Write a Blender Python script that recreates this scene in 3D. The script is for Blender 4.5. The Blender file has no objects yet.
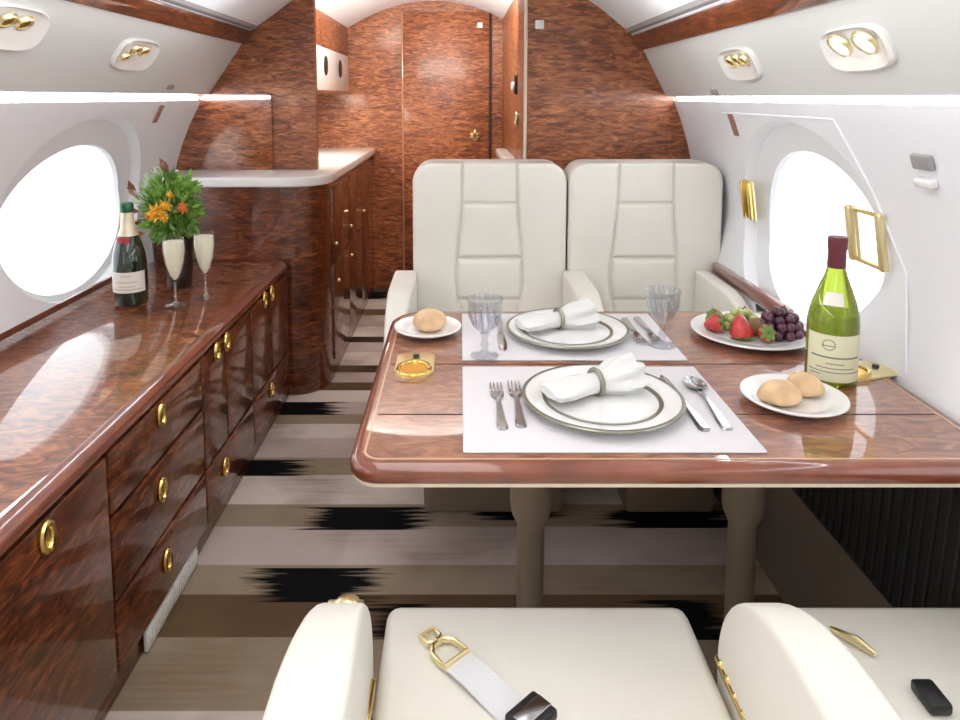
import bpy, bmesh, math, random
from mathutils import Vector, Matrix

S = bpy.context.scene
COL = S.collection
R = math.radians
random.seed(7)

# ------------------------------------------------------------------ camera
cam_data = bpy.data.cameras.new('camera')
cam = bpy.data.objects.new('camera', cam_data)
COL.objects.link(cam)
cam.location = (0, 0, 1.25)
cam.rotation_euler = (R(90 - 6), 0, 0)
cam_data.sensor_width = 36
cam_data.lens = 26.25
cam_data.shift_x = 20 / 960
cam_data.shift_y = -0.1973
cam_data.clip_start = 0.02
S.camera = cam

# ------------------------------------------------------------------ world, lights, exposure
S.view_settings.view_transform = 'Standard'
S.view_settings.look = 'None'
S.view_settings.gamma = 1
S.view_settings.use_curve_mapping = False
S.view_settings.exposure = 0.0
world = bpy.data.worlds.new('overcast_daylight')
S.world = world
world.use_nodes = True
world.node_tree.nodes['Background'].inputs[0].default_value = (0.97, 0.985, 1.0, 1)
world.node_tree.nodes['Background'].inputs[1].default_value = 2.2
COVE_STRENGTH = 22.0


def area(name, loc, rot, sx, sy, power, color=(1, 1, 1)):
    d = bpy.data.lights.new(name, 'AREA')
    d.shape = 'RECTANGLE'
    d.size, d.size_y = sx, sy
    d.energy = power
    d.color = color
    o = bpy.data.objects.new(name, d)
    o.location = loc
    o.rotation_euler = rot
    COL.objects.link(o)
    return o


area('cabin_fill_light', (-0.18, 0.0, 1.82), (0, 0, 0), 0.5, 3.6, 21, (1, 0.975, 0.95))  # added overhead fill to brighten the cabin, stands for no particular fixture
area('galley_counter_light', (-0.80, 3.85, 1.255), (R(8), R(-12), 0), 0.12, 1.0, 13, (1, 0.93, 0.84))
area('galley_wall_fill', (-0.2, 3.35, 1.74), (R(62), 0, 0), 0.9, 0.2, 14, (1, 0.93, 0.84))  # added one-sided fill aimed at the back wall, no lamp hangs there
area('galley_upward_fill', (-0.15, 3.8, 1.25), (R(180), 0, 0), 0.5, 0.8, 2.2, (1, 0.97, 0.94))  # added fill floating in the aisle, brightens the galley ceiling
area('upwash_light_left', (-0.72, 0.4, 1.46), (0, R(180 - 40), 0), 0.08, 4.4, 5, (0.95, 0.97, 1))
area('upwash_light_right', (0.46, 0.2, 1.42), (0, R(180 + 40), 0), 0.08, 4.0, 5, (0.95, 0.97, 1))

# ------------------------------------------------------------------ helpers


class MB:
    """collects shapes in one bmesh, which becomes ONE mesh object"""

    def __init__(self):
        self.bm = bmesh.new()

    def merge(self, b, M=None):
        if M is not None:
            bmesh.ops.transform(b, matrix=M, verts=b.verts)
        me = bpy.data.meshes.new('tmp')
        b.to_mesh(me)
        b.free()
        self.bm.from_mesh(me)
        bpy.data.meshes.remove(me)
        return self

    def box(self, c, s, bev=0.0, seg=2, M=None):
        b = bmesh.new()
        bmesh.ops.create_cube(b, size=1)
        bmesh.ops.scale(b, vec=s, verts=b.verts)
        if bev > 0:
            bmesh.ops.bevel(b, geom=list(b.edges), offset=min(bev, min(s) * 0.49), segments=seg, profile=0.5, affect='EDGES')
        T = Matrix.Translation(c)
        return self.merge(b, T if M is None else T @ M)

    def loops(self, ls, cap0=True, cap1=True, close=True, M=None):
        b = bmesh.new()
        rows = [[b.verts.new(p) for p in l] for l in ls]
        n = len(rows[0])
        for a, c in zip(rows, rows[1:]):
            for i in range(n if close else n - 1):
                j = (i + 1) % n
                b.faces.new((a[i], a[j], c[j], c[i]))
        if cap0 and close:
            b.faces.new(rows[0][::-1])
        if cap1 and close:
            b.faces.new(rows[-1])
        bmesh.ops.recalc_face_normals(b, faces=b.faces)
        return self.merge(b, M)

    def lathe(self, prof, c=(0, 0, 0), n=32, M=None, sx=1, sy=1):
        ls = [[(c[0] + r * sx * math.cos(2 * math.pi * i / n), c[1] + r * sy * math.sin(2 * math.pi * i / n), c[2] + z) for i in range(n)] for r, z in prof]
        return self.loops(ls, M=M)

    def tube(self, pts, r, n=8, closed=False, M=None):
        pts = [Vector(p) for p in pts]
        rr = r if isinstance(r, (list, tuple)) else [r] * len(pts)
        ls = []
        up = Vector((0, 0, 1))
        prev = None
        for i, p in enumerate(pts):
            if closed:
                t = pts[(i + 1) % len(pts)] - pts[i - 1]
            else:
                t = pts[min(i + 1, len(pts) - 1)] - pts[max(i - 1, 0)]
            t.normalize()
            if prev is None:
                a = up if abs(t.dot(up)) < 0.9 else Vector((1, 0, 0))
                prev = (a - t * a.dot(t)).normalized()
            else:
                prev = (prev - t * prev.dot(t)).normalized()
            s = t.cross(prev)
            ls.append([tuple(p + (prev * math.cos(2 * math.pi * k / n) + s * math.sin(2 * math.pi * k / n)) * rr[i]) for k in range(n)])
        if closed:
            ls.append(ls[0])
            self.loops(ls, False, False, M=M)
            bmesh.ops.remove_doubles(self.bm, verts=self.bm.verts, dist=1e-6)
            return self
        return self.loops(ls, M=M)

    def ball(self, c, r, u=16, v=10, s=(1, 1, 1), M=None):
        b = bmesh.new()
        bmesh.ops.create_uvsphere(b, u_segments=u, v_segments=v, radius=r)
        bmesh.ops.scale(b, vec=s, verts=b.verts)
        T = Matrix.Translation(c)
        return self.merge(b, T if M is None else T @ M)

    def prism(self, poly, axis, d0, d1, bev=0.0, seg=3, only_first=False):
        """poly: 2D outline; axis 'x' -> (d, a, b), 'y' -> (a, d, b), 'z' -> (a, b, d)"""
        def P(a, b, d):
            return {'x': (d, a, b), 'y': (a, d, b), 'z': (a, b, d)}[axis]
        b = bmesh.new()
        v0 = [b.verts.new(P(*p, d0)) for p in poly]
        v1 = [b.verts.new(P(*p, d1)) for p in poly]
        n = len(poly)
        f0 = b.faces.new(v0)
        f1 = b.faces.new(v1[::-1])
        for i in range(n):
            j = (i + 1) % n
            b.faces.new((v0[j], v0[i], v1[i], v1[j]))
        bmesh.ops.recalc_face_normals(b, faces=b.faces)
        if bev > 0:
            es = list(f0.edges) + ([] if only_first else list(f1.edges))
            bmesh.ops.bevel(b, geom=es, offset=bev, segments=seg, profile=0.5, affect='EDGES', clamp_overlap=True)
        return self.merge(b)


def top_of(o):
    while o.parent is not None:
        o = o.parent
    return o


def obj(name, mb, mat, parent=None, world=True, angle=40, kind=None):
    """link the collected shapes as ONE mesh object; world=True: shapes are in cabin coordinates"""
    bm = mb.bm
    if parent is not None and world:
        bmesh.ops.translate(bm, vec=-top_of(parent).location, verts=bm.verts)
    me = bpy.data.meshes.new(name)
    bm.to_mesh(me)
    bm.free()
    for p in me.polygons:
        p.use_smooth = True
    me.set_sharp_from_angle(angle=R(angle))
    if isinstance(mat, (list, tuple)):
        for m in mat:
            me.materials.append(m)
    else:
        me.materials.append(mat)
    o = bpy.data.objects.new(name, me)
    COL.objects.link(o)
    if parent is not None:
        o.parent = parent
    if kind:
        o['kind'] = kind
    return o


def tag(o, label, cat, group=None):
    o['label'] = label
    o['category'] = cat
    o['kind'] = 'thing'
    if group:
        o['group'] = group
    return o


def thing(name, label, cat, loc=(0, 0, 0), rotz=0, group=None):
    o = bpy.data.objects.new(name, None)
    COL.objects.link(o)
    o.empty_display_size = 0.05
    o.location = loc
    o.rotation_euler = (0, 0, rotz)
    return tag(o, label, cat, group)


def kids(o):
    return [c for c in bpy.data.objects if c.parent == o]


def dup(root, loc, rotz=None, label=None, group=None):
    r = root.copy()
    COL.objects.link(r)
    r.location = loc
    if rotz is not None:
        r.rotation_euler = (0, 0, rotz)
    if label:
        r['label'] = label
    if group:
        r['group'] = group
    for ch in kids(root):
        c = ch.copy()
        COL.objects.link(c)
        c.parent = r
        for g in kids(ch):
            d = g.copy()
            COL.objects.link(d)
            d.parent = c
    return r


def rrect(x0, x1, y0, y1, r, inset=0.0, n=8):
    """rounded rectangle outline, counter-clockwise; r: one radius or four (x0y0, x1y0, x1y1, x0y1)"""
    if not isinstance(r, (list, tuple)):
        r = (r,) * 4
    pts = []
    for (cx, cy, sx, sy, rad, a0) in ((x0, y0, 1, 1, r[0], 180), (x1, y0, -1, 1, r[1], 270), (x1, y1, -1, -1, r[2], 0), (x0, y1, 1, -1, r[3], 90)):
        ox, oy = cx + sx * rad, cy + sy * rad
        q = max(rad - inset, 0.0005)
        if rad <= inset:
            ox, oy = cx + sx * (inset + 0.0005), cy + sy * (inset + 0.0005)
            q = 0.0005
        for k in range(n + 1):
            a = R(a0 + 90 * k / n)
            pts.append((ox + q * math.cos(a), oy + q * math.sin(a)))
    return pts


# ------------------------------------------------------------------ materials
def principled(name):
    m = bpy.data.materials.new(name)
    m.use_nodes = True
    nt = m.node_tree
    return m, nt, nt.nodes['Principled BSDF']


def mat(name, col, rough=0.5, metal=0.0, coat=0.0, trans=0.0, ior=1.5, emit=None, estr=0.0, sheen=0.0, bump=0.0, bscale=200, var=0.0, vscale=8.0):
    m, nt, p = principled(name)
    p.inputs['Base Color'].default_value = (*col, 1)
    p.inputs['Roughness'].default_value = rough
    p.inputs['Metallic'].default_value = metal
    p.inputs['Coat Weight'].default_value = coat
    p.inputs['Coat Roughness'].default_value = 0.04
    p.inputs['Transmission Weight'].default_value = trans
    p.inputs['IOR'].default_value = ior
    p.inputs['Sheen Weight'].default_value = sheen
    if emit:
        p.inputs['Emission Color'].default_value = (*emit, 1)
        p.inputs['Emission Strength'].default_value = estr
    tc = nt.nodes.new('ShaderNodeTexCoord')
    if bump > 0:
        nz = nt.nodes.new('ShaderNodeTexNoise')
        nz.inputs['Scale'].default_value = bscale
        nz.inputs['Detail'].default_value = 2
        bp = nt.nodes.new('ShaderNodeBump')
        bp.inputs['Strength'].default_value = bump
        bp.inputs['Distance'].default_value = 0.002
        nt.links.new(tc.outputs['Object'], nz.inputs['Vector'])
        nt.links.new(nz.outputs['Fac'], bp.inputs['Height'])
        nt.links.new(bp.outputs['Normal'], p.inputs['Normal'])
    if var > 0:
        nz = nt.nodes.new('ShaderNodeTexNoise')
        nz.inputs['Scale'].default_value = vscale
        nz.inputs['Detail'].default_value = 3
        cr = nt.nodes.new('ShaderNodeValToRGB')
        cr.color_ramp.elements[0].position = 0.3
        cr.color_ramp.elements[0].color = (*[c * (1 - var) for c in col], 1)
        cr.color_ramp.elements[1].position = 0.7
        cr.color_ramp.elements[1].color = (*[min(1, c * (1 + var)) for c in col], 1)
        nt.links.new(tc.outputs['Object'], nz.inputs['Vector'])
        nt.links.new(nz.outputs['Fac'], cr.inputs['Fac'])
        nt.links.new(cr.outputs['Color'], p.inputs['Base Color'])
    return m


def wood(name, scale, stops, coat=1.0, rough=0.35, blotch=1.6, cior=1.5):
    m, nt, p = principled(name)
    L = nt.links.new
    tc = nt.nodes.new('ShaderNodeTexCoord')
    mp = nt.nodes.new('ShaderNodeMapping')
    mp.inputs['Scale'].default_value = scale
    L(tc.outputs['Object'], mp.inputs['Vector'])
    a = nt.nodes.new('ShaderNodeTexNoise')
    a.inputs['Scale'].default_value = 1.0
    a.inputs['Detail'].default_value = 4
    a.inputs['Roughness'].default_value = 0.6
    a.inputs['Distortion'].default_value = 1.3
    L(mp.outputs['Vector'], a.inputs['Vector'])
    b = nt.nodes.new('ShaderNodeTexNoise')
    b.inputs['Scale'].default_value = 3.2
    b.inputs['Detail'].default_value = 2
    L(tc.outputs['Object'], b.inputs['Vector'])
    mx = nt.nodes.new('ShaderNodeMath')
    mx.operation = 'MULTIPLY_ADD'
    L(b.outputs['Fac'], mx.inputs[0])
    mx.inputs[1].default_value = 0.45
    ad = nt.nodes.new('ShaderNodeMath')
    ad.operation = 'MULTIPLY_ADD'
    L(a.outputs['Fac'], ad.inputs[0])
    ad.inputs[1].default_value = blotch
    ad.inputs[2].default_value = 0.5 - 0.5 * blotch - 0.225
    L(ad.outputs[0], mx.inputs[2])
    cr = nt.nodes.new('ShaderNodeValToRGB')
    el = cr.color_ramp.elements
    el[0].position, el[0].color = stops[0][0], (*stops[0][1], 1)
    el[1].position, el[1].color = stops[-1][0], (*stops[-1][1], 1)
    for q, c in stops[1:-1]:
        e = el.new(q)
        e.color = (*c, 1)
    L(mx.outputs[0], cr.inputs['Fac'])
    L(cr.outputs['Color'], p.inputs['Base Color'])
    p.inputs['Roughness'].default_value = rough
    p.inputs['Coat Weight'].default_value = coat
    p.inputs['Coat Roughness'].default_value = 0.02 if coat > 0.5 else 0.12
    p.inputs['Coat IOR'].default_value = cior
    return m


STOPS = [(0.15, (0.055, 0.013, 0.005)), (0.42, (0.20, 0.054, 0.016)), (0.62, (0.37, 0.118, 0.038)), (0.9, (0.58, 0.24, 0.095))]
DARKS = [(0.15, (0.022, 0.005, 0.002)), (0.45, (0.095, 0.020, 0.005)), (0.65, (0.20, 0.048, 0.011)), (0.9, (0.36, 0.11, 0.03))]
TOPS = [(0.15, (0.10, 0.028, 0.012)), (0.45, (0.22, 0.07, 0.028)), (0.65, (0.33, 0.12, 0.052)), (0.9, (0.46, 0.20, 0.10))]
W_WALL = wood('figured_mahogany_panel', (14, 14, 70), STOPS, coat=0.2, rough=0.45)
W_DARK = wood('shadow_dark_mahogany', (14, 14, 70), DARKS)
W_CAB = wood('dark_shaded_mahogany_cabinet', (14, 14, 60), DARKS)  # shade on the credenza front put into a darker mahogany tone
W_TOP = wood('mahogany_burl_top', (18, 50, 18), TOPS, cior=1.85)
W_LEDGE = wood('mahogany_credenza_top', (18, 36, 18), STOPS, cior=2.0)
W_EDGE = mat('red_mahogany_edge', (0.20, 0.050, 0.022), 0.3, coat=1.0, var=0.25, vscale=14)
W_STRIP = wood('mahogany_rail', (40, 6, 40), DARKS)
M_INLAY = mat('pale_inlay', (0.55, 0.34, 0.22), 0.35, coat=0.6)
M_SEAM = mat('dark_seam', (0.02, 0.008, 0.005), 0.6)
M_PALE_EDGE = mat('cream_edge_strip', (0.72, 0.62, 0.48), 0.5)
M_LEATHER = mat('cream_leather', (0.78, 0.755, 0.68), 0.42, bump=0.12, bscale=260, var=0.025, vscale=5)
M_PIPING = mat('taupe_seam_leather', (0.42, 0.38, 0.30), 0.6)
M_WHITE = mat('white_wall_panel', (0.87, 0.885, 0.92), 0.45)
M_VAL = mat('warm_white_valance', (0.70, 0.71, 0.69), 0.5)
M_CEIL = mat('white_headliner', (0.86, 0.88, 0.90), 0.7)
M_COUNTER = mat('white_counter_stone', (0.82, 0.81, 0.79), 0.25, coat=0.4, var=0.03)
M_BEZEL = mat('glossy_white_plastic', (0.86, 0.85, 0.82), 0.25, coat=0.5)
M_GOLD = mat('polished_gold', (0.83, 0.60, 0.20), 0.2, metal=1.0)
M_PALEGOLD = mat('pale_satin_gold', (0.86, 0.74, 0.42), 0.28, metal=1.0)
M_SILVER = mat('polished_silver', (0.50, 0.50, 0.51), 0.2, metal=1.0)
M_BLACK = mat('black_plastic', (0.012, 0.012, 0.013), 0.4)
M_CHINA = mat('white_china', (0.84, 0.84, 0.83), 0.15, coat=0.6)
M_BAND = mat('platinum_band', (0.30, 0.30, 0.24), 0.3, metal=0.75)
M_MAT = mat('white_woven_placemat', (0.68, 0.655, 0.675), 0.8, bump=0.25, bscale=500)
M_LINEN = mat('white_linen', (0.70, 0.70, 0.685), 0.85, bump=0.2, bscale=320)
M_STRAP = mat('white_webbing', (0.72, 0.73, 0.75), 0.6, bump=0.3, bscale=420)
M_LEG = mat('taupe_table_leg', (0.27, 0.21, 0.145), 0.45)
M_DADO = mat('taupe_carpeted_dado', (0.16, 0.125, 0.09), 0.95, bump=0.5, bscale=350)
M_GRILLE = mat('black_ribbed_grille', (0.018, 0.018, 0.017), 0.5)
M_PLACARD = mat('red_brown_placard', (0.36, 0.17, 0.14), 0.5)
M_GREY = mat('grey_plastic', (0.34, 0.33, 0.33), 0.5)
M_COVE = mat('cove_light_strip', (1, 1, 1), 0.5, emit=(0.97, 0.98, 1.0), estr=COVE_STRENGTH)
M_LAMP = mat('lit_lamp_lens', (1, 1, 1), 0.4, emit=(1.0, 0.93, 0.80), estr=6)
M_CRUST = mat('bread_crust', (0.68, 0.46, 0.26), 0.7, bump=0.5, bscale=90, var=0.3, vscale=18)
M_STRAW = mat('strawberry_skin', (0.55, 0.028, 0.03), 0.3, bump=0.6, bscale=160, coat=0.3, var=0.25, vscale=30)
M_HULL = mat('green_leaf', (0.16, 0.30, 0.06), 0.55, var=0.3, vscale=30)
M_GRAPE = mat('purple_grape_skin', (0.085, 0.018, 0.045), 0.3, coat=0.25, var=0.4, vscale=22)
M_GREENGRAPE = mat('pale_green_grape_skin', (0.45, 0.50, 0.18), 0.25, coat=0.25, var=0.2, vscale=22)
M_KIWI = mat('kiwi_skin', (0.20, 0.13, 0.045), 0.8, bump=0.5, bscale=180)
M_STEM = mat('woody_stem', (0.16, 0.13, 0.05), 0.7)
M_LABEL = mat('cream_paper_label', (0.74, 0.72, 0.50), 0.6)
M_WLABEL = mat('white_paper_label', (0.80, 0.76, 0.70), 0.6)
M_INK = mat('grey_label_ink', (0.22, 0.22, 0.16), 0.7)
M_CAPSULE = mat('maroon_foil', (0.13, 0.018, 0.03), 0.35)
M_GFOIL = mat('green_foil', (0.02, 0.12, 0.05), 0.3, metal=0.4)
M_CFOIL = mat('cream_gold_foil', (0.74, 0.66, 0.48), 0.35, metal=0.3)
M_RIBBON = mat('red_ribbon', (0.42, 0.03, 0.04), 0.5)
M_DARKGLASS = mat('dark_green_bottle_glass', (0.006, 0.022, 0.009), 0.06, coat=1.0)
M_FOLIAGE = mat('bouquet_foliage', (0.17, 0.34, 0.05), 0.55, var=0.45, vscale=25)
M_YELLOW = mat('yellow_petal', (0.85, 0.42, 0.03), 0.55, var=0.25, vscale=40)
M_ORANGE = mat('orange_petal', (0.80, 0.22, 0.04), 0.55)
M_BROWNLEAF = mat('red_brown_leaf', (0.20, 0.055, 0.03), 0.55)
M_VASE = mat('dark_glazed_vase', (0.02, 0.011, 0.008), 0.25, coat=0.5)
M_CHAMP = mat('champagne_wine', (0.97, 0.95, 0.76), 0.08, trans=0.1, ior=1.2)


def glass(name, col, gloss_col=(1, 1, 1), extra=0.04):
    """thin clear glass: lets light through unbent, keeps its fresnel gloss"""
    m = bpy.data.materials.new(name)
    m.use_nodes = True
    nt = m.node_tree
    nt.nodes.clear()
    out = nt.nodes.new('ShaderNodeOutputMaterial')
    t = nt.nodes.new('ShaderNodeBsdfTransparent')
    t.inputs[0].default_value = (*col, 1)
    g = nt.nodes.new('ShaderNodeBsdfGlossy')
    g.inputs['Color'].default_value = (*gloss_col, 1)
    g.inputs['Roughness'].default_value = 0.03
    lw = nt.nodes.new('ShaderNodeLayerWeight')
    pw = nt.nodes.new('ShaderNodeMath')
    pw.operation = 'POWER'
    pw.inputs[1].default_value = 5.0
    nt.links.new(lw.outputs['Facing'], pw.inputs[0])
    ad = nt.nodes.new('ShaderNodeMath')
    ad.operation = 'MULTIPLY_ADD'
    ad.inputs[1].default_value = 0.7
    ad.inputs[2].default_value = extra
    ad.use_clamp = True
    mx = nt.nodes.new('ShaderNodeMixShader')
    nt.links.new(pw.outputs[0], ad.inputs[0])
    nt.links.new(ad.outputs[0], mx.inputs[0])
    nt.links.new(t.outputs[0], mx.inputs[1])
    nt.links.new(g.outputs[0], mx.inputs[2])
    nt.links.new(mx.outputs[0], out.inputs[0])
    return m


G_CLEAR = glass('clear_table_glass', (0.87, 0.88, 0.90), extra=0.07)
G_FLUTE = glass('clear_flute_glass', (0.985, 0.985, 0.98), extra=0.03)
G_STEM = glass('bright_stem_glass', (0.93, 0.94, 0.93), extra=0.3)
G_PANE = glass('window_pane_glass', (0.97, 0.98, 0.99), extra=0.0)
G_GREEN = mat('green_wine_bottle_glass', (0.42, 0.55, 0.05), 0.05, trans=0.85, ior=1.15, coat=0.8)


def carpet():
    m, nt, p = principled('striped_carpet')
    L = nt.links.new
    N = nt.nodes.new

    def math_(op, a, b=None, c=None, clamp=False):
        n = N('ShaderNodeMath')
        n.operation = op
        n.use_clamp = clamp
        for i, v in enumerate((a, b, c)):
            if v is None:
                continue
            if isinstance(v, (int, float)):
                n.inputs[i].default_value = v
            else:
                L(v, n.inputs[i])
        return n.outputs[0]
    tc = N('ShaderNodeTexCoord')
    sp = N('ShaderNodeSeparateXYZ')
    L(tc.outputs['Object'], sp.inputs[0])
    X, Y = sp.outputs[0], sp.outputs[1]
    taupe, light, mauve, brown, dark = (0.36, 0.29, 0.21), (0.74, 0.66, 0.60), (0.58, 0.49, 0.455), (0.13, 0.08, 0.045), (0.045, 0.030, 0.022)
    bands = [(-2.600, taupe), (-1.200, light), (0.400, mauve), (0.946, brown), (1.099, light), (1.305, taupe), (1.504, brown), (1.621, taupe), (1.759, mauve), (1.910, taupe), (2.037, light), (2.203, taupe), (2.306, mauve), (2.443, light), (2.556, taupe), (2.648, mauve), (2.771, light), (2.874, brown),
             (2.946, mauve), (3.079, dark), (3.151, light), (3.315, mauve), (3.459, dark), (3.541, light), (3.715, mauve), (3.920, brown), (4.023, light), (4.177, mauve), (4.310, dark)]
    Y0, Y1 = -2.6, 4.6
    cr = N('ShaderNodeValToRGB')
    cr.color_ramp.interpolation = 'CONSTANT'
    el = cr.color_ramp.elements
    el[0].position, el[0].color = 0, (*bands[0][1], 1)
    el[1].position, el[1].color = (bands[1][0] - Y0) / (Y1 - Y0), (*bands[1][1], 1)
    for y, c in bands[2:]:
        e = el.new((y - Y0) / (Y1 - Y0))
        e.color = (*c, 1)
    L(math_('MULTIPLY_ADD', Y, 1 / (Y1 - Y0), -Y0 / (Y1 - Y0)), cr.inputs['Fac'])
    # streaks along the stripes
    mp = N('ShaderNodeMapping')
    mp.inputs['Scale'].default_value = (5, 70, 1)
    L(tc.outputs['Object'], mp.inputs['Vector'])
    nz = N('ShaderNodeTexNoise')
    nz.inputs['Scale'].default_value = 1
    nz.inputs['Detail'].default_value = 4
    L(mp.outputs['Vector'], nz.inputs['Vector'])
    edge = math_('MULTIPLY_ADD', nz.outputs['Fac'], 0.34, -0.17)
    big = N('ShaderNodeTexNoise')
    big.inputs['Scale'].default_value = 2.6
    big.inputs['Detail'].default_value = 3
    L(tc.outputs['Object'], big.inputs['Vector'])
    total = None
    for (x0, x1, y0, y1) in ((-0.847, -0.465, 2.651, 2.769), (-0.915, -0.502, 2.203, 2.306), (-0.477, -0.089, 1.912, 2.026), (-0.554, -0.194, 1.620, 1.747), (-0.235, -0.048, 1.498, 1.614), (0.417, 0.849, 1.921, 2.011), (-0.728, -0.411, 4.248, 4.405), (0.030, 0.302, 1.960, 2.037), (0.433, 0.674, 1.498, 1.627)):
        xe = math_('ADD', X, edge)
        w = math_('SUBTRACT', (x1 - x0) / 2, math_('ABSOLUTE', math_('SUBTRACT', xe, (x0 + x1) / 2)))
        mxm = math_('MULTIPLY', w, 14.0, clamp=True)
        h = math_('GREATER_THAN', (y1 - y0) / 2, math_('ABSOLUTE', math_('SUBTRACT', Y, (y0 + y1) / 2)))
        k = math_('MULTIPLY', mxm, h)
        total = k if total is None else math_('MAXIMUM', total, k)
    # brown mottling
    mot = math_('MULTIPLY', math_('MULTIPLY_ADD', big.outputs['Fac'], 5.0, -2.2, clamp=True), nz.outputs['Fac'])
    mix1 = N('ShaderNodeMix')
    mix1.data_type = 'RGBA'
    L(mot, mix1.inputs[0])
    L(cr.outputs['Color'], mix1.inputs[6])
    mix1.inputs[7].default_value = (0.20, 0.125, 0.065, 1)
    mix2 = N('ShaderNodeMix')
    mix2.data_type = 'RGBA'
    L(total, mix2.inputs[0])
    L(mix1.outputs[2], mix2.inputs[6])
    mix2.inputs[7].default_value = (0.006, 0.006, 0.007, 1)
    L(mix2.outputs[2], p.inputs['Base Color'])
    p.inputs['Roughness'].default_value = 0.95
    p.inputs['Specular IOR Level'].default_value = 0.1
    fz = N('ShaderNodeTexNoise')
    fz.inputs['Scale'].default_value = 320
    L(tc.outputs['Object'], fz.inputs['Vector'])
    bp = N('ShaderNodeBump')
    bp.inputs['Strength'].default_value = 0.4
    bp.inputs['Distance'].default_value = 0.003
    L(fz.outputs['Fac'], bp.inputs['Height'])
    L(bp.outputs['Normal'], p.inputs['Normal'])
    return m


M_CARPET = carpet()

# ------------------------------------------------------------------ cabin shell
CX = -0.18          # centre line of the cabin
YB = -2.4           # wall behind
YE = 4.5            # wall ahead
RAD, ZC = 1.11, 0.78


def half(z):
    """half width of the cabin above the ledges"""
    if z < 0.82:
        return 1.098
    return min(1.098, math.sqrt(max(0.0, RAD * RAD - (z - ZC) ** 2)) - 0.006)


def wall_point(side, y, z, out=0.0):
    tuck = 0.27 * max(0.0, 0.82 - z) if side > 0 else 0.05 * max(0.0, 0.82 - z) + 0.13 * max(0.0, z - 0.9)
    return (CX + side * (half(z) - tuck + out), y, z)


def frame_at(side, y, z):
    """matrix whose local x runs along the cabin, y up the wall, z into the cabin"""
    a, b = Vector(wall_point(side, y, z - 0.02)), Vector(wall_point(side, y, z + 0.02))
    v = (b - a).normalized()
    n = Vector((-side, 0, 0))
    n = (n - v * n.dot(v)).normalized()
    x = v.cross(n)
    M = Matrix((x, v, n)).transposed().to_4x4()
    M.translation = Vector(wall_point(side, y, z))
    return M


fl = MB()
fl.box((CX, (YB + YE) / 2, -0.02), (2.5, YE - YB + 0.2, 0.04))
obj('floor', fl, M_CARPET, kind='structure')

# headliner between the wood rails
KEY = [(-0.76, 1.525), (-0.64, 1.607), (-0.533, 1.683), (-0.38, 1.765), (-0.20, 1.828), (0.0, 1.853), (0.20, 1.832), (0.42, 1.755), (0.672, 1.615), (0.78, 1.535), (0.868, 1.462)]
arc = []
for k in range(len(KEY) - 1):
    p0, p1, p2, p3 = KEY[max(k - 1, 0)], KEY[k], KEY[k + 1], KEY[min(k + 2, len(KEY) - 1)]
    for q in range(6):
        u = q / 6
        arc.append(tuple(0.5 * (2 * p1[i] + (p2[i] - p0[i]) * u + (2 * p0[i] - 5 * p1[i] + 4 * p2[i] - p3[i]) * u * u + (3 * p1[i] - p0[i] - 3 * p2[i] + p3[i]) * u ** 3) for i in (0, 1)))
arc = [(CX + x, z) for x, z in arc + [KEY[-1]]]
ce = MB()
ce.loops([[(x, YB, z) for x, z in arc], [(x, YE + 0.03, z) for x, z in arc]], close=False)
outer = [(CX + (x - CX) * 1.02, z + 0.03) for x, z in arc]
ce.loops([[(x, YB, z) for x, z in outer], [(x, YE + 0.03, z) for x, z in outer]], close=False)
obj('ceiling', ce, M_CEIL, kind='structure')

WIN = {-1: [(2.32, 0.845, 0.365, 0.243, 0.885, 0.44, 0.305), (1.13, 0.845, 0.315, 0.24, 0.885, 0.405, 0.305), (-0.07, 0.845, 0.315, 0.24, 0.885, 0.405, 0.305), (-1.27, 0.845, 0.315, 0.24, 0.885, 0.405, 0.305)],
       1: [(1.845, 0.88, 0.295, 0.225, 0.895, 0.385, 0.295), (0.645, 0.88, 0.295, 0.225, 0.895, 0.385, 0.295), (-0.555, 0.88, 0.295, 0.225, 0.895, 0.385, 0.295), (-1.755, 0.88, 0.295, 0.225, 0.895, 0.385, 0.295)]}
END = {-1: 3.12, 1: 2.72}
ZW0, ZW1 = 0.56, 1.236
NSEG = 64


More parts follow.
